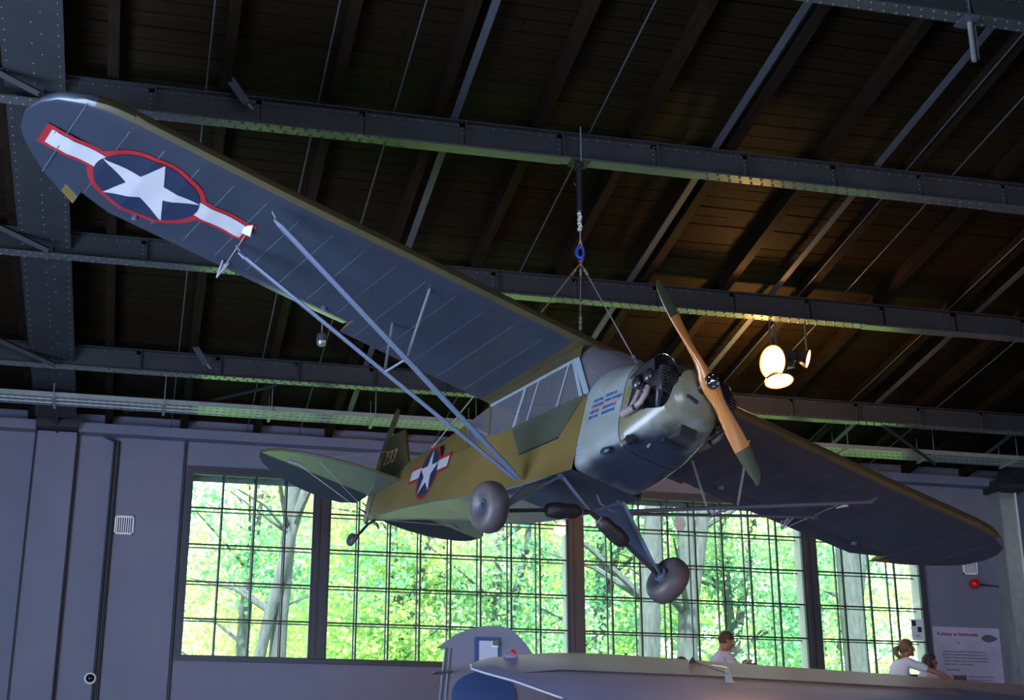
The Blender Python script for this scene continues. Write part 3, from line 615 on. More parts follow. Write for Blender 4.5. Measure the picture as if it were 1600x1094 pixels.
for xa_, xb_ in zip(X1+X2[1:], (X1+X2[1:])[1:]):
    fb.add([(xa_, -hw(xa_), interp(ZB, xa_)), (xa_, hw(xa_), interp(ZB, xa_)), (xb_, hw(xb_), interp(ZB, xb_)), (xb_, -hw(xb_), interp(ZB, xb_))], [(0, 1, 2, 3)], M['belly'] if xb_ < -.6 else M['under_dark'])
fb.add([(-4.62, -.03, -.735), (-4.62, .03, -.735), (-4.62, .012, -.41), (-4.62, -.012, -.41)], [(0, 1, 2, 3)], M['olive'])
# deck between wing trailing edge and turtledeck, and strip above the side windows
for s in (-1, 1):
    fb.add([(-2.26, s*.215, -.15), (-1.55, s*.35, -.17), (-1.55, 0, -.13), (-2.26, 0, -.12)], [(0, 1, 2, 3)], M['olive'])
    fb.add([(-1.55, s*.37, -.195), (0.0, s*.37, -.085), (.0, s*.37, .03), (-1.62, s*.37, -.13)], [(0, 1, 2, 3)], M['olive_dark'])
for s in (-1, 1): fb.add([(-1.85, s*.343, -.548), (-2.26, s*hw(-2.26), interp(ZL, -2.26)), (-2.26, s*interp(YS, -2.26), -.15)], [(0, 1, 2)], M['olive'])
fus = fb.build('fuselage', plane, fix=True)
for s in (-1, 1): MB().tube([(x, s*(hw(x)+.001), interp(ZB, x)) for x in X1+X2[1:-1]], .006, M['strut'], 6).build('seam_tape', fus)
# (cabin roof below)
mb = MB(); ys = [-.37, -.2, 0, .2, .37]
for a, b in zip(ys, ys[1:]):
    up = [(-1.62*t, zup(-1.62*t, .37)) for t in (1, .8, .6, .4, .25, .12, .05, .02, .008, 0)]; lo = [(-1.62*t, zlow(-1.62*t, .37)) for t in (.015, .04, .1, .3, .6, 1)]; pf = up+lo
    for k in range(len(pf)): 
        p, q = pf[k], pf[(k+1) % len(pf)]; mb.add([(p[0], a, p[1]), (q[0], a, q[1]), (q[0], b, q[1]), (p[0], b, p[1])], [(0, 1, 2, 3)], M['olive_dark'], True)
mb.build('cabin_roof', plane, fix=True)
# cabin glazing
zt = lambda x: lerp(-.085, -.195, -x/1.53)
for s in (-1, 1):
    y0 = s*.368
    for nm, P in (('door_window', [(-.93, y0, interp(ZL, -.93)), (.18, y0, -.52), (-.08, y0, -.10), (-.88, y0, zt(-.88))]), ('rear_side_window', [(-1.41, y0, -.553), (-.95, y0, -.556), (-.90, y0, zt(-.9)), (-1.51, y0, zt(-1.51))]),
                  ('aft_side_window', [(-1.52, y0*.99, -.20), (-1.41, y0, -.552), (-1.85, s*.34, -.545), (-2.26, s*.225, -.17)])):
        MB().poly(P, M['plexi']).build(nm, plane)
    fr = MB(); Y = s*.374
    def bar(p, q, w): fr.tube([(p[0], Y, p[1]), (q[0], Y, q[1])], w, M['framepale'], 4, .4, (1, 0, 0) if abs(p[0]-q[0]) < abs(p[1]-q[1]) else (0, 0, 1))
    bar((-1.52, zt(-1.52)-.005), (-.06, zt(-.06)-.005), .018); bar((-.95, -.565), (-.89, zt(-.89)), .024); bar((.255, -.515), (-.045, -.10), .034); bar((.175, -.53), (-.10, -.105), .022)
    bar((-.22, -.54), (-.17, zt(-.17)), .014); bar((-.72, -.556), (-.66, zt(-.66)), .014); fr.build('window_frame', plane)
    MB().tube([(-1.41, Y, -.553), (-1.52, Y, -.205)], .009, M['olive'], 6).build('window_post', plane)
    MB().tube([(-.95, s*.372, -.575), (.25, s*.372, -.525)], .016, M['door'], 6).build('door_sill', plane)
    Y = s*.372; dr = MB().poly([(-.945, Y, -.592), (.20, Y, -.545), (-.07, Y, -.85), (-.715, Y, -.875)], M['door'], (0, s*.006, 0)); dr.build('door', plane)
    MB().box((-.70, min(Y, Y+s*.008), -.895), (-.09, max(Y, Y+s*.008), -.878), M['black'], Matrix.Rotation(-.035, 4, 'Y')).build('door_gap', plane) if False else MB().tube([(-.70, Y+s*.005, -.884), (-.06, Y+s*.005, -.858)], .007, M['black'], 6).build('door_hinge_gap', plane)
# interior tubes, seats
it = MB(); tb = M['engine']
for s in (-1, 1):
    it.tube([(-1.5, s*.34, -.2), (-.5, s*.34, -.55)], .012, tb, 6).tube([(-.5, s*.34, -.55), (.2, s*.34, -.55)], .012, tb, 6).tube([(-.9, s*.34, -1.15), (-.9, s*.34, -.15)], .012, tb, 6)
    it.tube([(-2.2, s*.22, -.2), (-1.35, s*.35, -.56)], .014, M['framepale'], 6)
it.tube([(-1.5, -.34, -.2), (-.5, .34, -.12)], .010, tb, 6).tube([(-1.5, .34, -.2), (-.5, -.34, -.12)], .010, tb, 6).tube([(-.05, -.34, -.1), (.35, .1, -.45)], .010, M['framepale'], 6).tube([(-.05, .34, -.1), (.35, -.1, -.45)], .010, M['framepale'], 6)
it.build('cabin_tubes', plane)
for x in (-1.25, -.45):
    mb = MB().box((x-.2, -.22, -.98), (x+.2, .22, -.88), M['seat']).box((x-.26, -.22, -.9), (x-.18, .22, -.38), M['seat']); mb.build('cabin_seat', plane)
MB().box((.12, -.33, -.62), (.16, .33, -.42), M['engine']).build('instrument_panel', plane)
# cowling
CS = [(.26, -.15, -.60, -1.212, .367, 2.2, 9), (.60, -.20, -.60, -1.17, .370, 2.2, 6), (.90, -.27, -.60, -1.10, .362, 2.3, 4.5), (1.15, -.34, -.60, -1.00, .335, 2.5, 3.5), (1.30, -.39, -.60, -.91, .295, 2.6, 3.0), (1.37, -.43, -.60, -.84, .245, 2.6, 2.7), (1.395, -.47, -.60, -.79, .20, 2.5, 2.5)]
def cs(x):
    return [interp([(c[0], c[k]) for c in CS], x) for k in range(1, 7)]
def cpt(x, th, off=0):
    a, zc, b, h, nt, nb = cs(x); c, s = math.cos(th), math.sin(th); n = nt if s >= 0 else nb; e = 2/n
    return Vector((x, (h+off)*math.copysign(abs(c)**e, c), zc+((a-zc) if s >= 0 else (zc-b))*math.copysign(abs(s)**e, s)*(1+off*2)))
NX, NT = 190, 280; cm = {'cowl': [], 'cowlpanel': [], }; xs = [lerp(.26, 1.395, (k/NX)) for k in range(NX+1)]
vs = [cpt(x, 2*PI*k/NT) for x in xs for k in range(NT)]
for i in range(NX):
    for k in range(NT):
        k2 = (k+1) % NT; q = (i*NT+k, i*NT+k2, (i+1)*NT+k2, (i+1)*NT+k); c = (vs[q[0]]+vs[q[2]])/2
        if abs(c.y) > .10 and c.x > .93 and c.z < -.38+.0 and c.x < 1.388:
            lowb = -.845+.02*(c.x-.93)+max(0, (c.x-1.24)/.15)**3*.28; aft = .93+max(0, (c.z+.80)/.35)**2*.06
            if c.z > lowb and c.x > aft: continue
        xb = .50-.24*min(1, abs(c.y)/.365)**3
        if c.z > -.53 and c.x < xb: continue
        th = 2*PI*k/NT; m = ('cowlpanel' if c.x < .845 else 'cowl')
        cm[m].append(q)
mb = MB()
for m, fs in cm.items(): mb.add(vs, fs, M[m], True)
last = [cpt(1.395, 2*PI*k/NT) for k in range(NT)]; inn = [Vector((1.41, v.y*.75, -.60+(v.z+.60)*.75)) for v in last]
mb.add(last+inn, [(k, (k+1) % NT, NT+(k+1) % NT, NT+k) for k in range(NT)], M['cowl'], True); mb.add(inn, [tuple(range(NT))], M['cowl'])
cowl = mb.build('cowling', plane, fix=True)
MB().tube([cpt(.845, 2*PI*k/60, .002) for k in range(61)], .0028, M['black'], 4, cap=False).build('panel_seam', cowl)
rv = MB()
for k in range(24):
    th = PI+.05+(k-6)*.11
    if k < 18: p = cpt(.285, th, .001); rv.ball(p, .004, M['black'], 6)
rv.build('fasteners', cowl, kind='stuff')
tm = frame((.42, -.3745, -.665), (1, 0, -.02), (0, 0, 1))
def st(x, z, s, sz=.040, m='bluetext'): text('stencil_text', s, sz, M[m], frame((x, -.3765, z), (1, 0, 0), (0, 0, 1)), cowl, .70, .001, 1.0, .12)
st(.40, -.640, 'OPERATING'); st(.585, -.628, 'ENGINE  OIL'); st(.39, -.688, 'CONDITIONS'); st(.58, -.676, 'WHEN CHANGING')
MB().tube([(.385, -.3745, -.705), (.80, -.372, -.690)], .004, M['redline'], 4).build('red_rule', cowl)
st(.385, -.742, 'ABOVE 40'); st(.57, -.737, 'GRADE FOR 65'); st(.38, -.790, 'BELOW 40'); st(.565, -.785, 'GRADE FOR 40')
# blister, drain pipe opening, chin air box, front slot
mb = MB(); mb.ball((.70, -.34, -1.125), .056, M['under'], 14, (1.2, .5, .6)); mb.build('blister', cowl)
mb = MB(); Tq = frame((.955, -.285, -1.065), (1, -.10, 0), (.0, -.62, .78)); mb.lathe([(.050, .004), (.050, .012), (.043, .012), (.043, -.02)], M['cowl'], Tq, 20); mb.lathe([(.043, .002), (0, .002)], M['black'], Tq, 20); mb.build('drain_opening', cowl)
MB().tube([(.965, -.25, -1.03), (.95, -.325, -1.10)], .030, M['baffle'], 12).tube([(.95, -.31, -1.085), (.935, -.35, -1.125)], .021, M['exhaust'], 12).build('breather_pipe', cowl)
mb = MB().box((1.14, -.06, -1.005), (1.30, .10, -.87), M['baffle']); mb.box((1.30, -.045, -.99), (1.303, .085, -.885), M['engine']); mb.box((.99, -.09, -1.03), (1.14, .11, -.90), M['black']); mb.tube([(1.02, -.12, -1.02), (1.0, -.14, -1.08)], .012, M['exhaust'], 8); mb.build('chin_air_box', cowl)
MB().tube([(1.40, -.13, -.705), (1.414, -.02, -.735)], .018, M['black'], 10, .6, (0, 0, 1)).build('front_slot', cowl)
# engine, one bank each side
def mir(p, s): return Vector((p[0], p[1]*(-s), p[2]))
eng = MB(); eng.box((.75, -.16, -.80), (1.36, .16, -.50), M['engine']); eng.tube([(1.36, 0, -.60), (1.44, 0, -.57)], .06, M['engine'], 16)
for s in (-1, 1):
    for xc in (1.08, 1.30):
        for j in range(9): y = s*(.16+.016*j); eng.tube([(xc, y, -.62), (xc, y+s*.007, -.62)], .082, M['enginefin'], 16)
        eng.tube([(xc, s*.12, -.62), (xc, s*.33, -.62)], .062, M['enginefin'], 14)
        for j in range(7): z = -.70+.026*j; eng.box((xc-.075, min(s*.31, s*.385), z), (xc+.075, max(s*.31, s*.385), z+.010), M['enginefin'])
        eng.box((xc-.055, min(s*.31, s*.38), -.70), (xc+.055, max(s*.31, s*.38), -.54), M['engine'])
        eng.tube([(xc+.03, s*.37, -.66), (xc+.06, s*.37, -.76), (xc-.02, s*.30, -.84)], .022, M['baffle'], 10)
engine = eng.build('engine', plane)
for s in (-1, 1):
    for (x, z) in ((1.10, -.640), (1.245, -.615)):
        mb = MB(); mb.ball((x, s*.415, z), .060, M['engine'], 18, (.88, .72, 1.05)); mb.tube([(x, s*.385, z), (x, s*.40, z)], .062, M['baffle'], 16); mb.build('rocker_cover', engine)
    mb = MB(); ex = M['exhaust']
    mb.tube([(1.22, s*.385, -.69), (1.23, s*.40, -.76), (1.18, s*.40, -.825), (1.08, s*.395, -.85)], .024, ex, 12); mb.tube([(1.10, s*.385, -.70), (1.09, s*.395, -.77), (1.05, s*.395, -.83)], .022, ex, 12)
    mb.tube([(1.13, s*.395, -.845), (1.02, s*.395, -.86), (.935, s*.395, -.875)], [.026, .033, .030], ex, 14); mb.tube([(.936, s*.395, -.875), (.930, s*.395, -.876)], .024, M['black'], 12)
    mb.tube([(1.125, s*.395, -.848), (1.095, s*.395, -.852)], .029, M['engine'], 12); mb.build('exhaust_pipe', engine)
    # scoop over the cylinders: open front arch lofted back onto the cowl
    A = [(1.325, .42, -.585), (1.27, .405, -.46), (1.255, .37, -.405), (1.27, .325, -.385), (1.30, .275, -.40), (1.335, .24, -.46), (1.365, .215, -.54)]
    B = [(1.10, .425, -.575), (1.06, .41, -.50), (1.03, .385, -.46), (1.03, .34, -.43), (1.05, .29, -.42), (1.07, .25, -.42), (1.09, .21, -.42)]
    D = [(.945, .40, -.565), (.93, .39, -.53), (.925, .37, -.50), (.93, .345, -.475), (.94, .31, -.45), (.96, .27, -.43), (.98, .23, -.41)]
    mb = MB(); R3 = [[(p[0], p[1]*s, p[2]) for p in L] for L in (A, B, D)]
    for i in range(2):
        for k in range(6): mb.add([R3[i][k], R3[i][k+1], R3[i+1][k+1], R3[i+1][k]], [(0, 1, 2, 3)], M['baffle'], True)
    mb.tube(R3[0], .004, M['chrome'], 6); mb.build('cooling_scoop', engine)
    mb = MB(); mb.tube([(1.19, s*.40, -.72), (1.23, s*.41, -.735), (1.20, s*.40, -.77)], .010, M['exhaust'], 8); mb.tube([(1.35, s*.36, -.63), (1.37, s*.37, -.72), (1.33, s*.33, -.79)], .024, M['baffle'], 10); mb.build('intake_pipe', engine)
# windshield
mb = MB(); N = 24; rows_ = 8; g = []
for i in range(rows_+1):
    t = i/rows_
    for k in range(N+1):
        u = -1+2*k/N; au = abs(u); e = min(1, (1-au)/.25)
        T_ = Vector((lerp(-.05, .03, e), .37*u if au > .75 else .37*u, lerp(-.10, .055, e**.6)))
        yb = .367*u; xb = .50-.24*min(1, abs(yb)/.365)**3; 
        a_, zc_, b_, h_, nt_, nb_ = cs(max(.26, xb)); zb_ = zc_+(a_-zc_)*max(0, 1-(min(1, abs(yb)/h_))**nt_)**(1/nt_)
        if au > .97: zb_ = max(zb_, -.52)
        B_ = Vector((xb, yb, zb_)); p = T_.lerp(B_, t); bul = math.sin(PI*t)*.045*(1-au**4); p += Vector((bul, 0, bul)); g.append(p)
W1 = N+1
mb.add(g, [(i*W1+k, i*W1+k+1, (i+1)*W1+k+1, (i+1)*W1+k) for i in range(rows_) for k in range(N)], M['plexi'], True); mb.build('windshield', plane)
# propeller
hub = Vector((1.475, 0, -.56)); d = Vector((0, math.cos(math.radians(136.85)), math.sin(math.radians(136.85)))); X = Vector((1, 0, 0)); v = X.cross(d)
TP = Matrix(((v.x, X.x, d.x, hub.x), (v.y, X.y, d.y, hub.y), (v.z, X.z, d.z, hub.z), (0, 0, 0, 1)))   # local x = direction of motion, y = forward, z = along the blade
mb = MB(); ST = [(0, .165, .105, 0), (.06, .16, .10, .12), (.11, .135, .092, .45), (.17, .11, .08, .68), (.25, .108, .062, .60), (.36, .125, .044, .48), (.48, .142, .034, .36), (.60, .145, .026, .29), (.70, .134, .021, .25), (.79, .112, .016, .22), (.86, .082, .012, .20), (.90, .050, .009, .19), (.913, .022, .006, .19)]
def bl(sg):
    prev = None; n = 20
    for r, c, th, be in ST:
        ring = []
        for k in range(n):
            an = 2*PI*k/n; cx_ = .5*c*math.cos(an); ty = .5*th*math.sin(an); ty *= (1.15 if ty > 0 else .75)
            if r > .86: cx_ += -.02*(r-.86)/.05
            px = cx_*math.cos(be)-ty*math.sin(be); py = cx_*math.sin(be)+ty*math.cos(be); ring.append((px*sg, py, r*sg))
        if prev:
            for k in range(n):
                k2 = (k+1) % n; lead = k in (19, 0) and r < .9
                mb.add([prev[k], prev[k2], ring[k2], ring[k]], [(0, 1, 2, 3)], M['olive_tip'] if r > .62 and not lead else M['propwood'], True)
        prev = ring
    mb.add(prev, [tuple(range(n))], M['olive_tip'])
bl(1); bl(-1)
prop = mb.build('propeller', plane, TP, fix=True)
mb = MB(); Tf = Matrix.Rotation(-PI/2, 4, 'X'); mb.lathe([(.066, .045), (.066, .062), (.05, .066), (.03, .070), (.028, .085), (.012, .095), (0, .095)], M['chrome'], Tf, 28)
for k in range(6): a = k*PI/3; mb.ball((.048*math.cos(a), .068, .048*math.sin(a)), .010, M['chrome'], 8)
mb.lathe([(.072, .050), (.068, .058)], M['engine'], Tf, 28); mb.build('hub_plate', prop)
# landing gear
apex = Vector((.10, 0, -1.435))
for s in (-1, 1):
    ff = Vector((.055, s*.325, -1.215)); rr = Vector((-.50, s*.36, -1.215)); wc = Vector((.06, s*.928, -1.725)); out = Vector((0, s*math.cos(.27), -math.sin(.27))); ax = wc-out*.13
    MB().tube([ff, ax], .022, M['strut'], 10, .6, (1, 0, 0)).tube([rr, ax+Vector((-.03, 0, 0))], .020, M['strut'], 10, .6, (1, 0, 0)).build('gear_leg', plane)
    nrm = (ax-ff).cross(rr-ff).normalized()*.010
    MB().poly([ff+Vector((-.02, 0, 0)), rr, ax+Vector((-.06, -s*.02, .02)), ax+Vector((.02, -s*.02, .02))], M['under'], nrm).build('gear_fairing', plane)
    MB().tube([ff, apex], .016, M['strut'], 10).build('gear_brace', plane)
    q = apex+(ax-apex)*.12; r_ = apex+(ax-apex)*.52
    MB().tube([apex, q], .020, M['engine'], 10).tube([r_, ax-Vector((0, 0, .02))], .017, M['engine'], 10).build('shock_strut', plane)
    pts = [q.lerp(r_, t) for t in (0, .08, .2, .4, .6, .8, .95, 1)]; MB().tube(pts, [.035, .062, .078, .072, .085, .080, .066, .035], M['boot'], 12, .85, (1, 0, 0)).build('shock_boot', plane)
    MB().tube([q-(r_-q)*.02, q+(r_-q)*.06], .036, M['cloth'], 10).build('boot_tie', plane)
    # wheel
    Tw = frame(wc, (1, 0, 0), out.cross(Vector((1, 0, 0)))*1.0); Tw = frame(wc, (1, 0, 0), (0, -out.z*-1, 0) if False else out.cross(Vector((1, 0, 0))))
    prof = [(.062, .060), (.085, .078), (.115, .094), (.150, .098), (.180, .088), (.204, .060), (.214, .025), (.216, 0), (.214, -.025), (.204, -.060), (.180, -.088), (.150, -.098), (.115, -.094), (.085, -.078), (.062, -.060)]
    wh = MB().lathe(prof, M['rubber'], Tw, 48).build('wheel', plane)
    hb = MB(); hb.lathe([(.064, .058), (.060, .072), (.045, .064), (.030, .064), (.026, .080), (0, .082)], M['hub'], Tw, 28); hb.lathe([(.064, -.058), (.058, -.068), (.05, -.060), (0, -.06)], M['hub'], Tw, 28)
    hb.lathe([(.062, -.06), (.062, -.10), (.052, -.104), (.05, -.09), (0, -.088)], M['strut'], Tw, 24); hb.build('wheel_hub', wh)
    MB().tube([ax, wc], .020, M['strut'], 10).build('axle', wh)
    MB().tube([ff+Vector((0, s*.02, -.01)), ff+Vector((-.03, -s*.05, -.01))], .026, M['strut'], 8).build('gear_fitting', plane)
MB().tube([(-.02, .10, -1.22), (.0, .14, -1.29), (.05, .22, -1.33), (.02, .30, -1.31)], .010, M['strut'], 8).build('brake_line', plane)
# tail
def plate(pts, th, zf, mt, mb_, mbot):
    b = bmesh.new(); vv = [b.verts.new((p[0], p[1], 0)) for p in pts]; b.faces.new(vv); bmesh.ops.triangulate(b, faces=b.faces[:]); b.verts.index_update()
    tri = [tuple(v.index for v in f.verts) for f in b.faces]; b.free(); n = len(pts)
    mb_.add([(x, y, zf(x, y)+th/2) for x, y in pts], tri, mt); mb_.add([(x, y, zf(x, y)-th/2) for x, y in pts], tri, mbot)
    mb_.add([(x, y, zf(x, y)+th/2) for x, y in pts]+[(x, y, zf(x, y)-th/2) for x, y in pts], [(i, (i+1) % n, n+(i+1) % n, n+i) for i in range(n)], mt)
for s in (-1, 1):
    sp_ = [(-3.84, .10), (-3.88, .30), (-3.95, .58), (-4.07, .86), (-4.22, 1.10), (-4.42, 1.31), (-4.58, 1.40), (-4.715, 1.43), (-4.715, .04)]
    mb = MB(); plate([(x, s*y) for x, y in sp_], .030, lambda x, y: -.425, M['olive'], mb, M['stab_under']); stab = mb.build('stabiliser', plane, fix=True)
    MB().tube([(x, s*y, -.425) for x, y in sp_[:-1]], .014, M['olive_dark'], 8).build('edge_tube', stab)
    el = [(-4.735, .06), (-4.735, 1.43), (-4.83, 1.40), (-4.93, 1.32), (-5.04, 1.15), (-5.12, .95), (-5.17, .70), (-5.18, .45), (-5.13, .22), (-5.00, .07)]
    mb = MB(); plate([(x, s*y) for x, y in el], .022, lambda x, y: -.425+(x+4.735)*.20, M['olive'], mb, M['under_dark']); elv = mb.build('elevator', stab, fix=True)
    MB().tube([(x, s*y, -.425+(x+4.735)*.20) for x, y in el[1:]], .010, M['under_dark'], 8).build('edge_tube', stab)
    MB().tube([(-4.62, s*1.05, -.43), (-4.58, s*.03, -.72)], .003, M['wire'], 5).tube([(-4.25, s*.95, -.43), (-4.50, s*.03, -.74)], .003, M['wire'], 5).tube([(-4.62, s*1.05, -.42), (-4.55, 0, .10)], .003, M['wire'], 5).build('brace_wire', stab)
    MB().tube([(-4.60, s*.98, -.44), (-4.64, s*1.12, -.445)], .012, M['strut_light'], 6).build('wire_fitting', stab)
def vplate(mb_, pts, th, m):
    n = len(pts); b = bmesh.new(); vv = [b.verts.new((p[0], 0, p[1])) for p in pts]; b.faces.new(vv); bmesh.ops.triangulate(b, faces=b.faces[:]); b.verts.index_update(); tri = [tuple(v.index for v in f.verts) for f in b.faces]; b.free()
    mb_.add([(x, th/2, z) for x, z in pts], tri, m); mb_.add([(x, -th/2, z) for x, z in pts], tri, m); mb_.add([(x, th/2, z) for x, z in pts]+[(x, -th/2, z) for x, z in pts], [(i, (i+1) % n, n+(i+1) % n, n+i) for i in range(n)], m)
mb = MB(); vplate(mb, [(-3.93, -.20), (-4.31, .315), (-4.72, .30), (-4.66, -.41), (-4.1, -.31)], .03, M['olive_dark']); fin = mb.build('fin', plane, fix=True)
text('number', '233', .235, M['orangetext'], frame((-4.665, -.019, -.075), (1, 0, .02), (.02, 0, 1)), fin, .86, .003, 1.05, .18)
H = Vector((-4.70, 0, 0)); Tr = Matrix.Translation(H) @ Matrix.Rotation(math.radians(-13), 4, 'Z')
mb = MB(); vplate(mb, [(.0, -.73), (.0, .36), (.13, .46), (.13, .56), (.08, .64), (0, .665), (-.08, .64), (-.17, .54), (-.26, .36), (-.33, .12), (-.36, -.12), (-.36, -.36), (-.31, -.56), (-.20, -.70), (-.06, -.76)], .026, M['olive_dark']); rud = mb.build('rudder', plane, Tr, fix=True)
text('number', '329', .235, M['orangetext'], frame((-.38, -.017, -.10), (1, 0, .02), (.02, 0, 1)), rud, .80, .003, 1.0, .18)
MB().tube([(-.08, -.03, -.62), (-.02, -.14, -.62)], .010, M['black'], 6).tube([(0, -.14, -.62), (.75, -.16, -.55)], .003, M['wire'], 5).build('rudder_horn', rud)
mb = MB(); mb.tube([(-4.50, 0, -.755), (-4.66, 0, -.78), (-4.80, 0, -.85), (-4.90, 0, -.90)], .018, M['black'], 8, .6, (0, 1, 0)).tube([(-4.88, 0, -.88), (-4.93, 0, -.94)], .024, M['engine'], 10); tw = mb.build('tail_spring', plane)
Tt = frame((-4.975, -.02, -.925), (1, 0, 0), (0, 0, 1)); MB().lathe([(.03, .028), (.055, .034), (.072, .022), (.076, 0), (.072, -.022), (.055, -.034), (.03, -.028)], M['rubber'], Tt, 28).build('tail_wheel', plane)
MB().lathe([(.032, .03), (.015, .036), (0, .036)], M['hub'], Tt, 16).lathe([(.032, -.03), (.015, -.036), (0, -.036)], M['hub'], Tt, 16).build('tail_wheel_hub', tw)
MB().tube([(-4.55, 0, -.76), (-4.45, .02, -.80), (-4.42, .04, -.86)], .010, M['black'], 6).build('tie_down_hook', plane)
# fuselage star (starboard side), laid on the flat aft side panel
ex_ = Vector((3.02, -.337, 0)).normalized(); o3 = Vector((-2.88, -(hw(-2.88)+.007), -.585)); TS = frame(o3, ex_, (0, 0, 1))
def flat(mb, pts, off, m):
    b = bmesh.new(); vv = [b.verts.new((p[0], p[1], 0)) for p in pts]; b.faces.new(vv); bmesh.ops.triangulate(b, faces=b.faces[:]); b.verts.index_update(); mb.add([(v.co.x, v.co.y, off) for v in b.verts], [tuple(v.index for v in f.verts) for f in b.faces], m); b.free()
mb = MB(); rt = math.radians(90)
flat(mb, circ(0, 0, .295), 0, M['redpaint']); flat(mb, [(-.58, -.045), (.58, -.045), (.58, .135), (-.58, .135)], -.0004, M['redpaint'])
flat(mb, [(-.545, -.012), (.545, -.012), (.545, .10), (-.545, .10)], .0012, M['whitepaint']); flat(mb, circ(0, 0, .262), .0024, M['bluepaint']); flat(mb, starp(0, 0, .262, rt), .0036, M['whitepaint'])
mb.build('star_insignia', fus, TS @ Matrix.Rotation(math.radians(-4), 4, 'Z'))
# ------------------------------------------------------------------ lifting sling
def PW(x, y, z): return PM @ Vector((x, y, z))
hk = Vector((3.765, 12.27, 6.93)); sl = empty('lifting_sling', hk, 'wire sling with a bright blue hook hanging from the girder and holding the aircraft', 'sling'); T = Matrix.Translation(-hk); b0 = gA[1]
MB().box((3.68, 12.19, b0-.012), (3.86, 12.35, b0-.0), M['black']).tube([(3.765, 12.27, b0-.01), (3.765, 12.27, b0-.06)], .045, M['black'], 14).build('girder_plate', sl, T)
MB().tube([(3.76, 12.17, b0+.34), (3.76, 12.17, b0-.03)], .007, M['galv'], 8).build('threaded_rod', sl, T)
MB().tube([(3.765, 12.27, b0-.06), (3.765, 12.27, b0-.50)], [.030, .030], M['black'], 14).lathe([(.050, -.006), (.056, 0), (.050, .006)], M['black'], frame((3.765, 12.27, b0-.20), (1, 0, 0), (0, 0, 1)), 16).build('tensioner_sleeve', sl, T)
MB().tube([(3.765, 12.27, b0-.50), (3.765, 12.27, 7.06)], .006, M['wire'], 8).build('wire', sl, T)
for z in (7.27, 7.17): 
    mb = MB()
    for k in range(3): mb.tube([(3.765+(.004 if k % 2 else -.004), 12.27, z+.03*k), (3.765+(.004 if k % 2 else -.004), 12.27, z+.022+.03*k)], .021, M['white'], 12)
    mb.build('wire_clamp', sl, T)
mb = MB()
for (p, q) in ((hk+Vector((0, 0, .15)), hk+Vector((-.022, 0, .06))), (hk+Vector((0, 0, .15)), hk+Vector((.022, 0, .06)))): mb.tube([p, q], .006, M['wire'], 8)
mb.build('wire_loop', sl, T)
arc = [(-.005+.036*math.cos(a), 0, .015+.055*math.sin(a)) for a in [math.radians(q) for q in range(60, 331, 18)]]
mb = MB(); mb.tube([hk+Vector(p) for p in arc], [.010]+[.017]*(len(arc)-2)+[.010], M['hookblue'], 10); mb.tube([hk+Vector((.025, 0, .075)), hk+Vector((.030, 0, .0)), hk+Vector((.012, 0, -.05)), hk+Vector((0, 0, -.08))], [.012, .014, .016, .012], M['hookblue'], 10); mb.build('hook', sl, T)
MB().tube([hk+Vector((-.02, 0, -.07)), hk+Vector((.015, 0, -.085))], .014, M['redlens'], 8).build('latch', sl, T)
lowp = hk+Vector((0, 0, -.09))
for tgt in (PW(-.06, -.40, .19), PW(.42, 0, -.16), PW(-3.45, -.03, -.15)):
    MB().tube([lowp, tgt], .0055, M['wire'], 6).build('sling_wire', sl, T)
    dd = (tgt-lowp).normalized(); L_ = (tgt-lowp).length; mb = MB()
    for q in ((.10, .13), (.15, .175)) : mb.tube([lowp+dd*q[0], lowp+dd*q[1]], .013, M['wire'], 8)
    for q in ((L_-.17, L_-.14), (L_-.11, L_-.085), (L_-.05, L_-.005)): mb.tube([lowp+dd*q[0], lowp+dd*q[1]], .015, M['wire'], 8)
    mb.build('wire_clamp', sl, T)
# ------------------------------------------------------------------ lamps
def lampbulb(): return mat('lit_lamp', (1, .7, .3), .5, emit=(1.0, .50, .12), estr=25)
LM = lampbulb(); LM2 = mat('lit_lamp_white', (1, .9, .7), .5, emit=(1.0, .74, .40), estr=12)
LR = mat('lamp_glow_ring', (1, .4, .1), .5, emit=(1.0, .36, .05), estr=3)  # emissive ring added as the orange fringe of the lamps' glare
def lamp(loc, aim, r, dpt, label, lm, name='flood_lamp'):
    g = empty(name, loc, label, 'lamp', 'lit flood lamps under the roof'); a = Vector(aim).normalized(); up = Vector((0, 0, 1)) if abs(a.z) < .9 else Vector((1, 0, 0)); x = up.cross(a).normalized(); T = frame((0, 0, 0), x, a.cross(x))
    MB().lathe([(r*.25, -dpt), (r*.35, -dpt), (r*.7, -dpt*.55), (r*.93, -dpt*.2), (r, 0), (r*.97, .004), (r*.90, -dpt*.18), (r*.66, -dpt*.5), (r*.3, -dpt*.9)], M['baffle'], T, 28).build('reflector', g)
    MB().lathe([(r*.92, -.006), (r*.6, .006), (0, .012)], lm, T, 28).build('lens', g)
    MB().lathe([(r*.99, .003), (r*.90, -.003)], LR, T, 28).build('glow_ring', g)
    MB().box((-.05, -.05, -dpt-.12), (.05, .05, -dpt), M['engine'], T).build('housing', g)
    MB().tube([(0, 0, 0), (0, .02, .20), (0, .02, max(.22, RZ(loc[1])-loc[2]-.0))], .012, M['steel2'], 8).build('bracket', g); return g
l1 = lamp((6.93, 15.05, 7.0), (-.92, -.38, -.12), .205, .20, 'big glaring round lamp facing the viewer, brightest of the lit lamps', LM)
l2 = lamp((7.03, 15.12, 6.80), (.0, -.25, -.97), .17, .16, 'lit lamp pointing down, directly below the brightest lamp', LM2)
l3 = lamp((7.36, 15.0, 7.06), (.80, -.50, -.30), .11, .14, 'small lit lamp turned sideways, right of the brightest lamp', LM2)
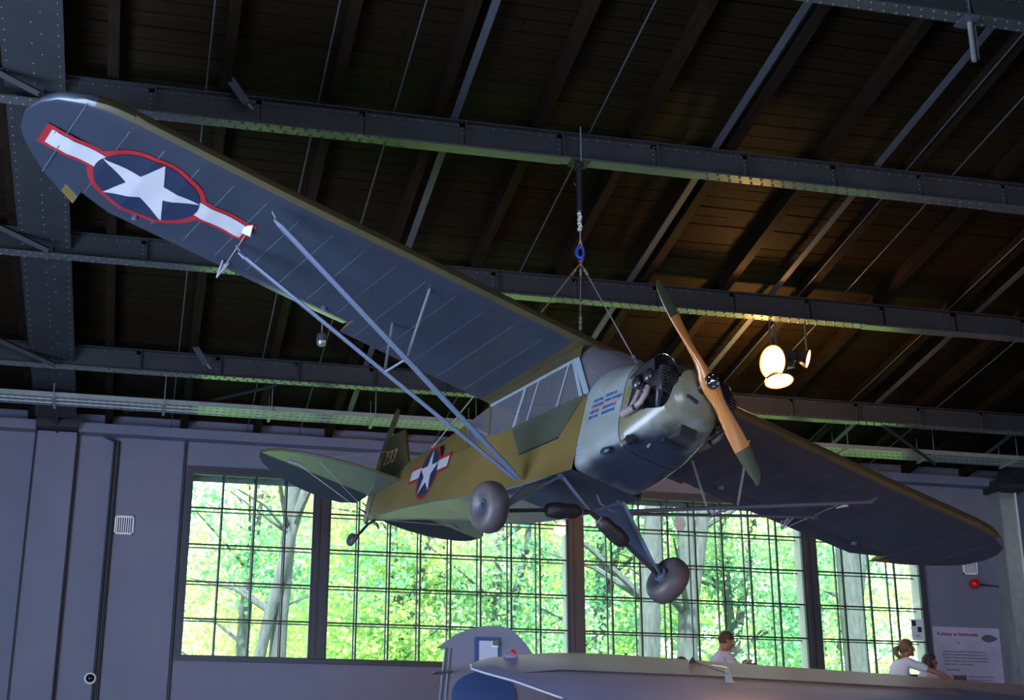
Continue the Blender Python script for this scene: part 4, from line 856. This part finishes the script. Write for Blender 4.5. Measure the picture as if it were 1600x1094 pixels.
ld = bpy.data.lights.new('lamp_light', 'POINT'); ld.energy = LAMP_W; ld.color = (1.0, .48, .14); ld.shadow_soft_size = .12
lo = bpy.data.objects.new('lamp_light', ld); C.objects.link(lo); lo.location = (7.05, 15.50, 6.98)  # one unseen point for the lamps' light, set behind them to warm the boards
# small dome lamp hung under the roof
g = empty('ceiling_camera', (1.84, 16.5, 7.34), 'small grey dome hanging from a thin rod behind the near lift struts', 'camera')
MB().lathe([(.02, .10), (.055, .085), (.065, .02), (.062, -.01)], M['steel2'], None, 20).build('housing', g); MB().lathe([(.060, -.01), (.052, -.045), (.03, -.062), (0, -.068)], M['galv'], None, 20).lathe([(.056, -.028), (.05, -.046)], M['black'], None, 20).build('dome', g); MB().tube([(0, 0, .09), (0, 0, RZ(16.5)-7.34)], .010, M['galv'], 8).build('rod', g)
# ------------------------------------------------------------------ second aircraft at the bottom of the view
def GP(x, y): return (x, y, 3.63+(y-15.5)*math.tan(math.radians(20)))
out = [(3.30, 14.78), (3.33, 14.95), (3.42, 15.10), (3.60, 15.27), (3.85, 15.38), (4.15, 15.47), (4.5, 15.50), (5.0, 15.47), (5.5, 15.38), (6.0, 15.28), (6.55, 15.17), (7.2, 15.06), (8.0, 14.92), (8.8, 14.72), (11.0, 14.25), (11.0, 12.0), (5.2, 12.6), (3.95, 13.75), (3.62, 14.35), (3.40, 14.62)]
ga = empty('parked_aircraft', (7, 15, 3.3), 'grey aircraft below, its round wing tip with a red light crossing the bottom edge', 'aircraft'); T = Matrix.Translation((-7, -15, -3.3))
mb = MB(); n = len(out); cen = Vector((6.5, 14.2)); top = [GP(x, y) for x, y in out]; Nn = Vector((0, -math.sin(math.radians(20)), math.cos(math.radians(20))))
inn = [Vector(GP(*(Vector(p)*.94+cen*.06)))+Nn*.04 for p in out]; bot = [Vector(GP(*(Vector(p)*.94+cen*.06)))-Nn*.06 for p in out]
mb.add(top+inn, [(i, (i+1) % n, n+(i+1) % n, n+i) for i in range(n)], M['greywing'], True); mb.add(inn, [tuple(range(n))], M['greywing']); mb.add(top+bot, [(i, (i+1) % n, n+(i+1) % n, n+i) for i in range(n)], M['greywing'], True); mb.add(bot, [tuple(range(n))], M['greywing'])
wg = mb.build('wing', ga, T, fix=True)
edge = [Vector(GP(x, y)) for x, y in [(3.33, 14.95), (3.30, 14.78), (3.40, 14.62), (3.62, 14.35), (3.95, 13.75)]]; MB().tube(edge, .012, M['greyedge'], 8).build('tip_edge', wg, None)
bpy.data.objects[wg.children[-1].name].matrix_local = Matrix.Identity(4)
MB().tube([Vector(GP(3.72, 14.50))+Nn*.03, Vector(GP(4.2, 14.62))+Nn*.045, Vector(GP(5.7, 14.54))+Nn*.045, Vector(GP(8.5, 14.2))+Nn*.045], .010, M['black'], 6).build('aileron_gap', wg)
lt = MB(); c0 = Vector(GP(3.80, 15.15))+Nn*.03; lt.ball(c0+Vector((0, 0, .012)), .05, M['greywing'], 14, (1.6, .7, .9)); lt.build('light_fairing', wg)
MB().ball(c0+Vector((.02, 0, .055)), .032, M['redlens'], 14, (1.0, .8, 1.15)).build('navigation_light', wg)
c1 = Vector(GP(5.80, 15.12))+Nn*.04; MB().poly([c1+Vector((-.05, 0, 0)), c1+Vector((.05, 0, 0)), c1+Vector((.0, 0, .07))], M['engine'], (0, .03, 0)).build('fairing', wg)
c2 = Vector((5.86, 14.3, 3.385)); MB().poly([c2+Vector((-.01, 0, .005)), c2+Vector((.02, 0, .005)), c2+Vector((.09, 0, -.22)), c2+Vector((-.03, 0, -.22))], M['galv'], (0, .02, 0)).tube([c2+Vector((-.15, .05, .03)), c2], .010, M['chrome'], 8).build('pitot_bracket', wg)
MB().tube([c1+Vector((.05, 0, .0)), c2+Vector((.0, -.02, -.06))], .005, M['black'], 6).build('wire', wg)
# tail fin of that aircraft
fo = [(3.261, 3.785), (3.385, 3.874), (3.472, 3.935), (3.575, 3.98), (3.679, 4.012), (3.79, 4.038), (3.902, 4.048), (4.0, 4.042), (4.089, 4.02), (4.15, 3.985), (4.21, 3.93), (4.29, 3.85), (4.37, 3.73), (4.43, 3.58), (4.465, 3.45), (4.52, 3.1), (4.6, 2.6), (3.27, 2.6), (3.29, 3.2), (3.32, 3.5), (3.355, 3.78)]
mb = MB(); mb.poly([(x, 16.38, z) for x, z in fo], M['greyfin'], (0, .06, 0)); fn = mb.build('tail_fin', ga, T, fix=True)
MB().tube([(3.40, 16.37, 3.78), (3.36, 16.37, 3.30), (3.35, 16.37, 2.9)], .016, M['greyfin'], 10).tube([(3.36, 16.36, 3.78), (3.31, 16.36, 3.2)], .006, M['black'], 6).build('rudder_hinge', fn)
MB().box((3.685, 16.372, 3.45), (3.995, 16.38, 3.915), M['bluefin']).build('blue_border', fn); MB().box((3.738, 16.366, 3.47), (3.95, 16.372, 3.872), M['whitefin']).build('white_panel', fn)
MB().tube([(3.89, 16.35, 3.845), (3.955, 16.33, 3.84)], .022, M['olive'], 10).box((3.875, 16.362, 3.80), (3.955, 16.366, 3.87), M['white']).build('tail_lamp', fn)
MB().poly([(3.79+.37*math.cos(2*PI*k/28), 16.362, 3.26+.27*math.sin(2*PI*k/28)) for k in range(28)], M['bluefin'], (0, -.004, 0)).build('blue_emblem', fn)
MB().box((3.22, 16.25, 3.50), (3.42, 16.5, 3.515), M['engine']).build('trim_tab', fn)
# ------------------------------------------------------------------ people on the gallery behind the wing
def skinmesh(nodes, edges, m, name, parent=None, root=0, sub=2, matrix=None):
    me = bpy.data.meshes.new(name); me.from_pydata([n[0] for n in nodes], edges, []); o = bpy.data.objects.new(name, me); C.objects.link(o)
    sk = o.modifiers.new('s', 'SKIN'); sk.use_smooth_shade = True; sb = o.modifiers.new('b', 'SUBSURF'); sb.levels = sub; sb.render_levels = sub
    for i, n in enumerate(nodes):
        r = n[1]; r = r if isinstance(r, tuple) else (r, r); me.skin_vertices[0].data[i].radius = r; me.skin_vertices[0].data[i].use_root = (i == root)
    dg = bpy.context.evaluated_depsgraph_get(); me2 = bpy.data.meshes.new_from_object(o.evaluated_get(dg)); bpy.data.objects.remove(o)
    me2.materials.clear(); me2.materials.append(m); me2.polygons.foreach_set('use_smooth', [True]*len(me2.polygons)); return link(name, me2, parent, matrix)
def person(loc, rz, label, shirt, hair, lean, arms, ht=1.72, hairstyle='short', tilt=.3):
    """faces local +x; arms: {side: (elbow, hand)} in local coordinates"""
    k = ht/1.72; g = empty('person', loc, label, 'person'); g.rotation_euler = (0, 0, rz); V = lambda *a: Vector(a)*k
    pel = V(0, 0, .93); ch = V(.12*lean, 0, 1.20); nk0 = V(.33*lean, 0, 1.42); nk = V(.38*lean+.01, 0, 1.50); hd = V(.42*lean+.04, 0, 1.60)
    nodes = [(pel, (.14*k, .10*k)), (V(.05*lean, 0, 1.06), (.13*k, .095*k)), (ch, (.145*k, .10*k)), (nk0, (.10*k, .075*k)), (nk, .052*k)]; edges = [(0, 1), (1, 2), (2, 3), (3, 4)]
    c_, s_ = math.cos(tilt), math.sin(tilt)
    def H(x, y, z): return hd+V(x*c_+z*s_, y, -x*s_+z*c_)*1.14
    nodes += [(H(-.01, 0, -.03), .077*k), (H(0, 0, .045), (.086*k, .099*k)), (H(0, 0, .09), .062*k)]; edges += [(4, 5), (5, 6), (6, 7)]
    for s in (-1, 1):
        i = len(nodes); sh = nk0+V(-.01, s*.17, -.03); el, ha = arms[s]; el = V(*el); ha = V(*ha); fd = (ha-el).normalized()
        nodes += [(sh, .050*k), (el, .038*k), (ha, .026*k), (ha+fd*.06*k, (.036*k, .016*k))]; edges += [(3, i), (i, i+1), (i+1, i+2), (i+2, i+3)]; b = i+3; sd_ = fd.cross(Vector((0, 0, 1))).normalized()
        for j, (o_, L) in enumerate(((-.030, .07), (-.010, .085), (.010, .08), (.030, .065))):
            q = len(nodes); p = ha+fd*.085*k+sd_*o_*k; nodes += [(p, .009*k), (p+fd*L*.6*k+V(0, 0, -.012), .008*k), (p+fd*L*.9*k+V(0, 0, -.035), .007*k)]; edges += [(b, q), (q, q+1), (q+1, q+2)]
        q = len(nodes); p = ha+fd*.03*k+sd_*(-s)*.035*k; nodes += [(p, .011*k), (p+fd*.04*k+sd_*(-s)*.02*k, .009*k)]; edges += [(i+2, q), (q, q+1)]
        i = len(nodes); nodes += [(pel+V(0, s*.09, -.06), .085*k), (V(.03, s*.10, .50), .058*k), (V(-.01, s*.10, .09), .040*k), (V(.13, s*.11, .04), (.040*k, .025*k))]; edges += [(0, i), (i, i+1), (i+1, i+2), (i+2, i+3)]
    body = skinmesh(nodes, edges, M['skin'], 'body', g)
    fc = MB(); fc.ball(H(.006, 0, .0), 1.0, M['skin'], 16, (.094*k, .078*k, .112*k)); fc.tube([H(.082, 0, .045), H(.105, 0, .005), H(.112, 0, -.012), H(.085, 0, -.022)], [.008*k, .012*k, .013*k, .008*k], M['skin'], 8)
    fc.ball(H(.070, 0, -.068), .030*k, M['skin'], 10); fc.tube([H(.088, -.02, -.040), H(.094, 0, -.040), H(.088, .02, -.040)], .006*k, M['redpaint'], 6)
    for s in (-1, 1): fc.ball(H(0, s*.078, -.005), .022*k, M['skin'], 8, (1, .35, 1.4)); fc.ball(H(.078, s*.030, .022), .010*k, M['white'], 8); fc.ball(H(.086, s*.030, .022), .005*k, M['black'], 6)
    fc.build('face', g)
    sn = [(V(.0, 0, .90), (.165*k, .130*k)), (V(.05*lean, 0, 1.06), (.160*k, .128*k)), (ch, (.175*k, .135*k)), (nk0+V(0, 0, .0), (.135*k, .110*k)), (nk0.lerp(nk, .45), .075*k)]; se = [(0, 1), (1, 2), (2, 3), (3, 4)]
    for s in (-1, 1):
        i = len(sn); sh = nk0+V(-.01, s*.17, -.03); el = V(*arms[s][0]); sn += [(sh, .078*k), (sh.lerp(el, .5), .064*k), (sh.lerp(el, .62), .062*k)]; se += [(3, i), (i, i+1), (i+1, i+2)]
    skinmesh(sn, se, M[shirt], 'shirt', g)
    tn = [(V(0, 0, .96), (.150*k, .112*k)), (pel+V(0, 0, -.06), (.15*k, .11*k))]; te = [(0, 1)]
    for s in (-1, 1): i = len(tn); tn += [(pel+V(0, s*.09, -.10), .098*k), (V(.03, s*.10, .50), .072*k), (V(-.01, s*.10, .12), .056*k)]; te += [(1, i), (i, i+1), (i+1, i+2)]
    skinmesh(tn, te, M['jeans'], 'trousers', g)
    hb = MB(); Rm = Matrix(((c_, 0, s_), (0, 1, 0), (-s_, 0, c_))); vs = []; n = 20; nl = 9
    for i in range(nl):
        th = PI*.60*i/(nl-1)
        for q in range(n):
            an = 2*PI*q/n; fx = math.sin(th)*math.cos(an); lim = 1.0; zz = math.cos(th)
            if fx > .45: zz = max(zz, .22)
            if fx < -.2: zz = min(zz, zz-.25*(th/(PI*.6))**2*(-fx))
            vs.append(H(0, 0, 0)+Rm@(Vector((fx*.098-.012, math.sin(th)*math.sin(an)*.086, zz*.092+.040))*k*1.14))
    hb.add(vs, [(i*n+q, (i+1)*n+q, (i+1)*n+(q+1) % n, i*n+(q+1) % n) for i in range(nl-1) for q in range(n)], M[hair], True)
    if hairstyle == 'pony':
        hb.ball(H(-.03, 0, .02), .099*k, M[hair], 12, (1, .95, 1)); hb.tube([H(-.10, 0, .03), H(-.145, 0, .02), H(-.155, 0, -.05), H(-.12, 0, -.10), H(-.09, 0, -.115)], [.018*k, .035*k, .036*k, .024*k, .006*k], M[hair], 10)
    if hairstyle == 'bob': hb.tube([H(-.03, 0, .05), H(-.045, 0, -.05), H(-.03, 0, -.12), H(-.02, 0, -.14)], [.097*k, .098*k, .078*k, .03*k], M[hair], 14)
    if hairstyle == 'short': hb.ball(H(-.022, 0, .012), .092*k, M[hair], 12, (.95, .98, 1))
    hb.build('hair', g); return g
FZ = 2.74
person((7.66, 19.15, FZ-.03), 0.0, 'man with short brown hair in a pale lilac t-shirt looking down at the windows', 'shirt_p', 'hair_brown', .35, {-1: ((.28, -.24, 1.18), (.42, -.12, 1.30)), 1: ((.28, .24, 1.18), (.42, .10, 1.28))}, 1.76, 'short', .42)
person((10.36, 19.15, FZ), 0.0, 'person in white t-shirt with dark blond ponytail stretching an arm forward', 'shirt_w', 'hair_blond', .46, {-1: ((.60, -.22, 1.24), (.88, -.16, 1.12)), 1: ((.45, .22, 1.15), (.70, .15, 1.05))}, 1.70, 'pony', -.05)
person((11.00, 19.52, FZ+.01), 0.0, 'dark-haired person in profile in front of the poster, behind the outstretched arm', 'shirt_p', 'hair_brown', .30, {-1: ((.18, -.20, 1.12), (.30, -.18, .95)), 1: ((.18, .20, 1.12), (.30, .18, .95))}, 1.56, 'bob', .05)
person((7.28, 19.55, FZ), 0.0, 'dark hair top of a hidden person showing above the grey wing left of the man', 'jeans', 'hair_brown', .1, {-1: ((.10, -.22, 1.12), (.2, -.2, .95)), 1: ((.1, .22, 1.12), (.2, .2, .95))}, 1.42, 'short', .1)
g = empty('camera_bag', (8.22, 19.2, FZ), 'black bag on a stand, its jagged top showing right of the man', 'bag')
MB().poly([(-.09, 0, 1.1), (.10, 0, 1.1), (.095, 0, 1.31), (.06, 0, 1.34), (.02, 0, 1.33), (-.03, 0, 1.37), (-.07, 0, 1.38), (-.09, 0, 1.30)], M['black'], (0, .12, 0)).build('body', g); MB().tube([(-.05, .05, 1.12), (.09, .05, 1.30)], .012, M['engine'], 6).build('strap', g); MB().tube([(0, .06, 0), (0, .06, 1.12)], .02, M['black'], 8).build('stand', g)
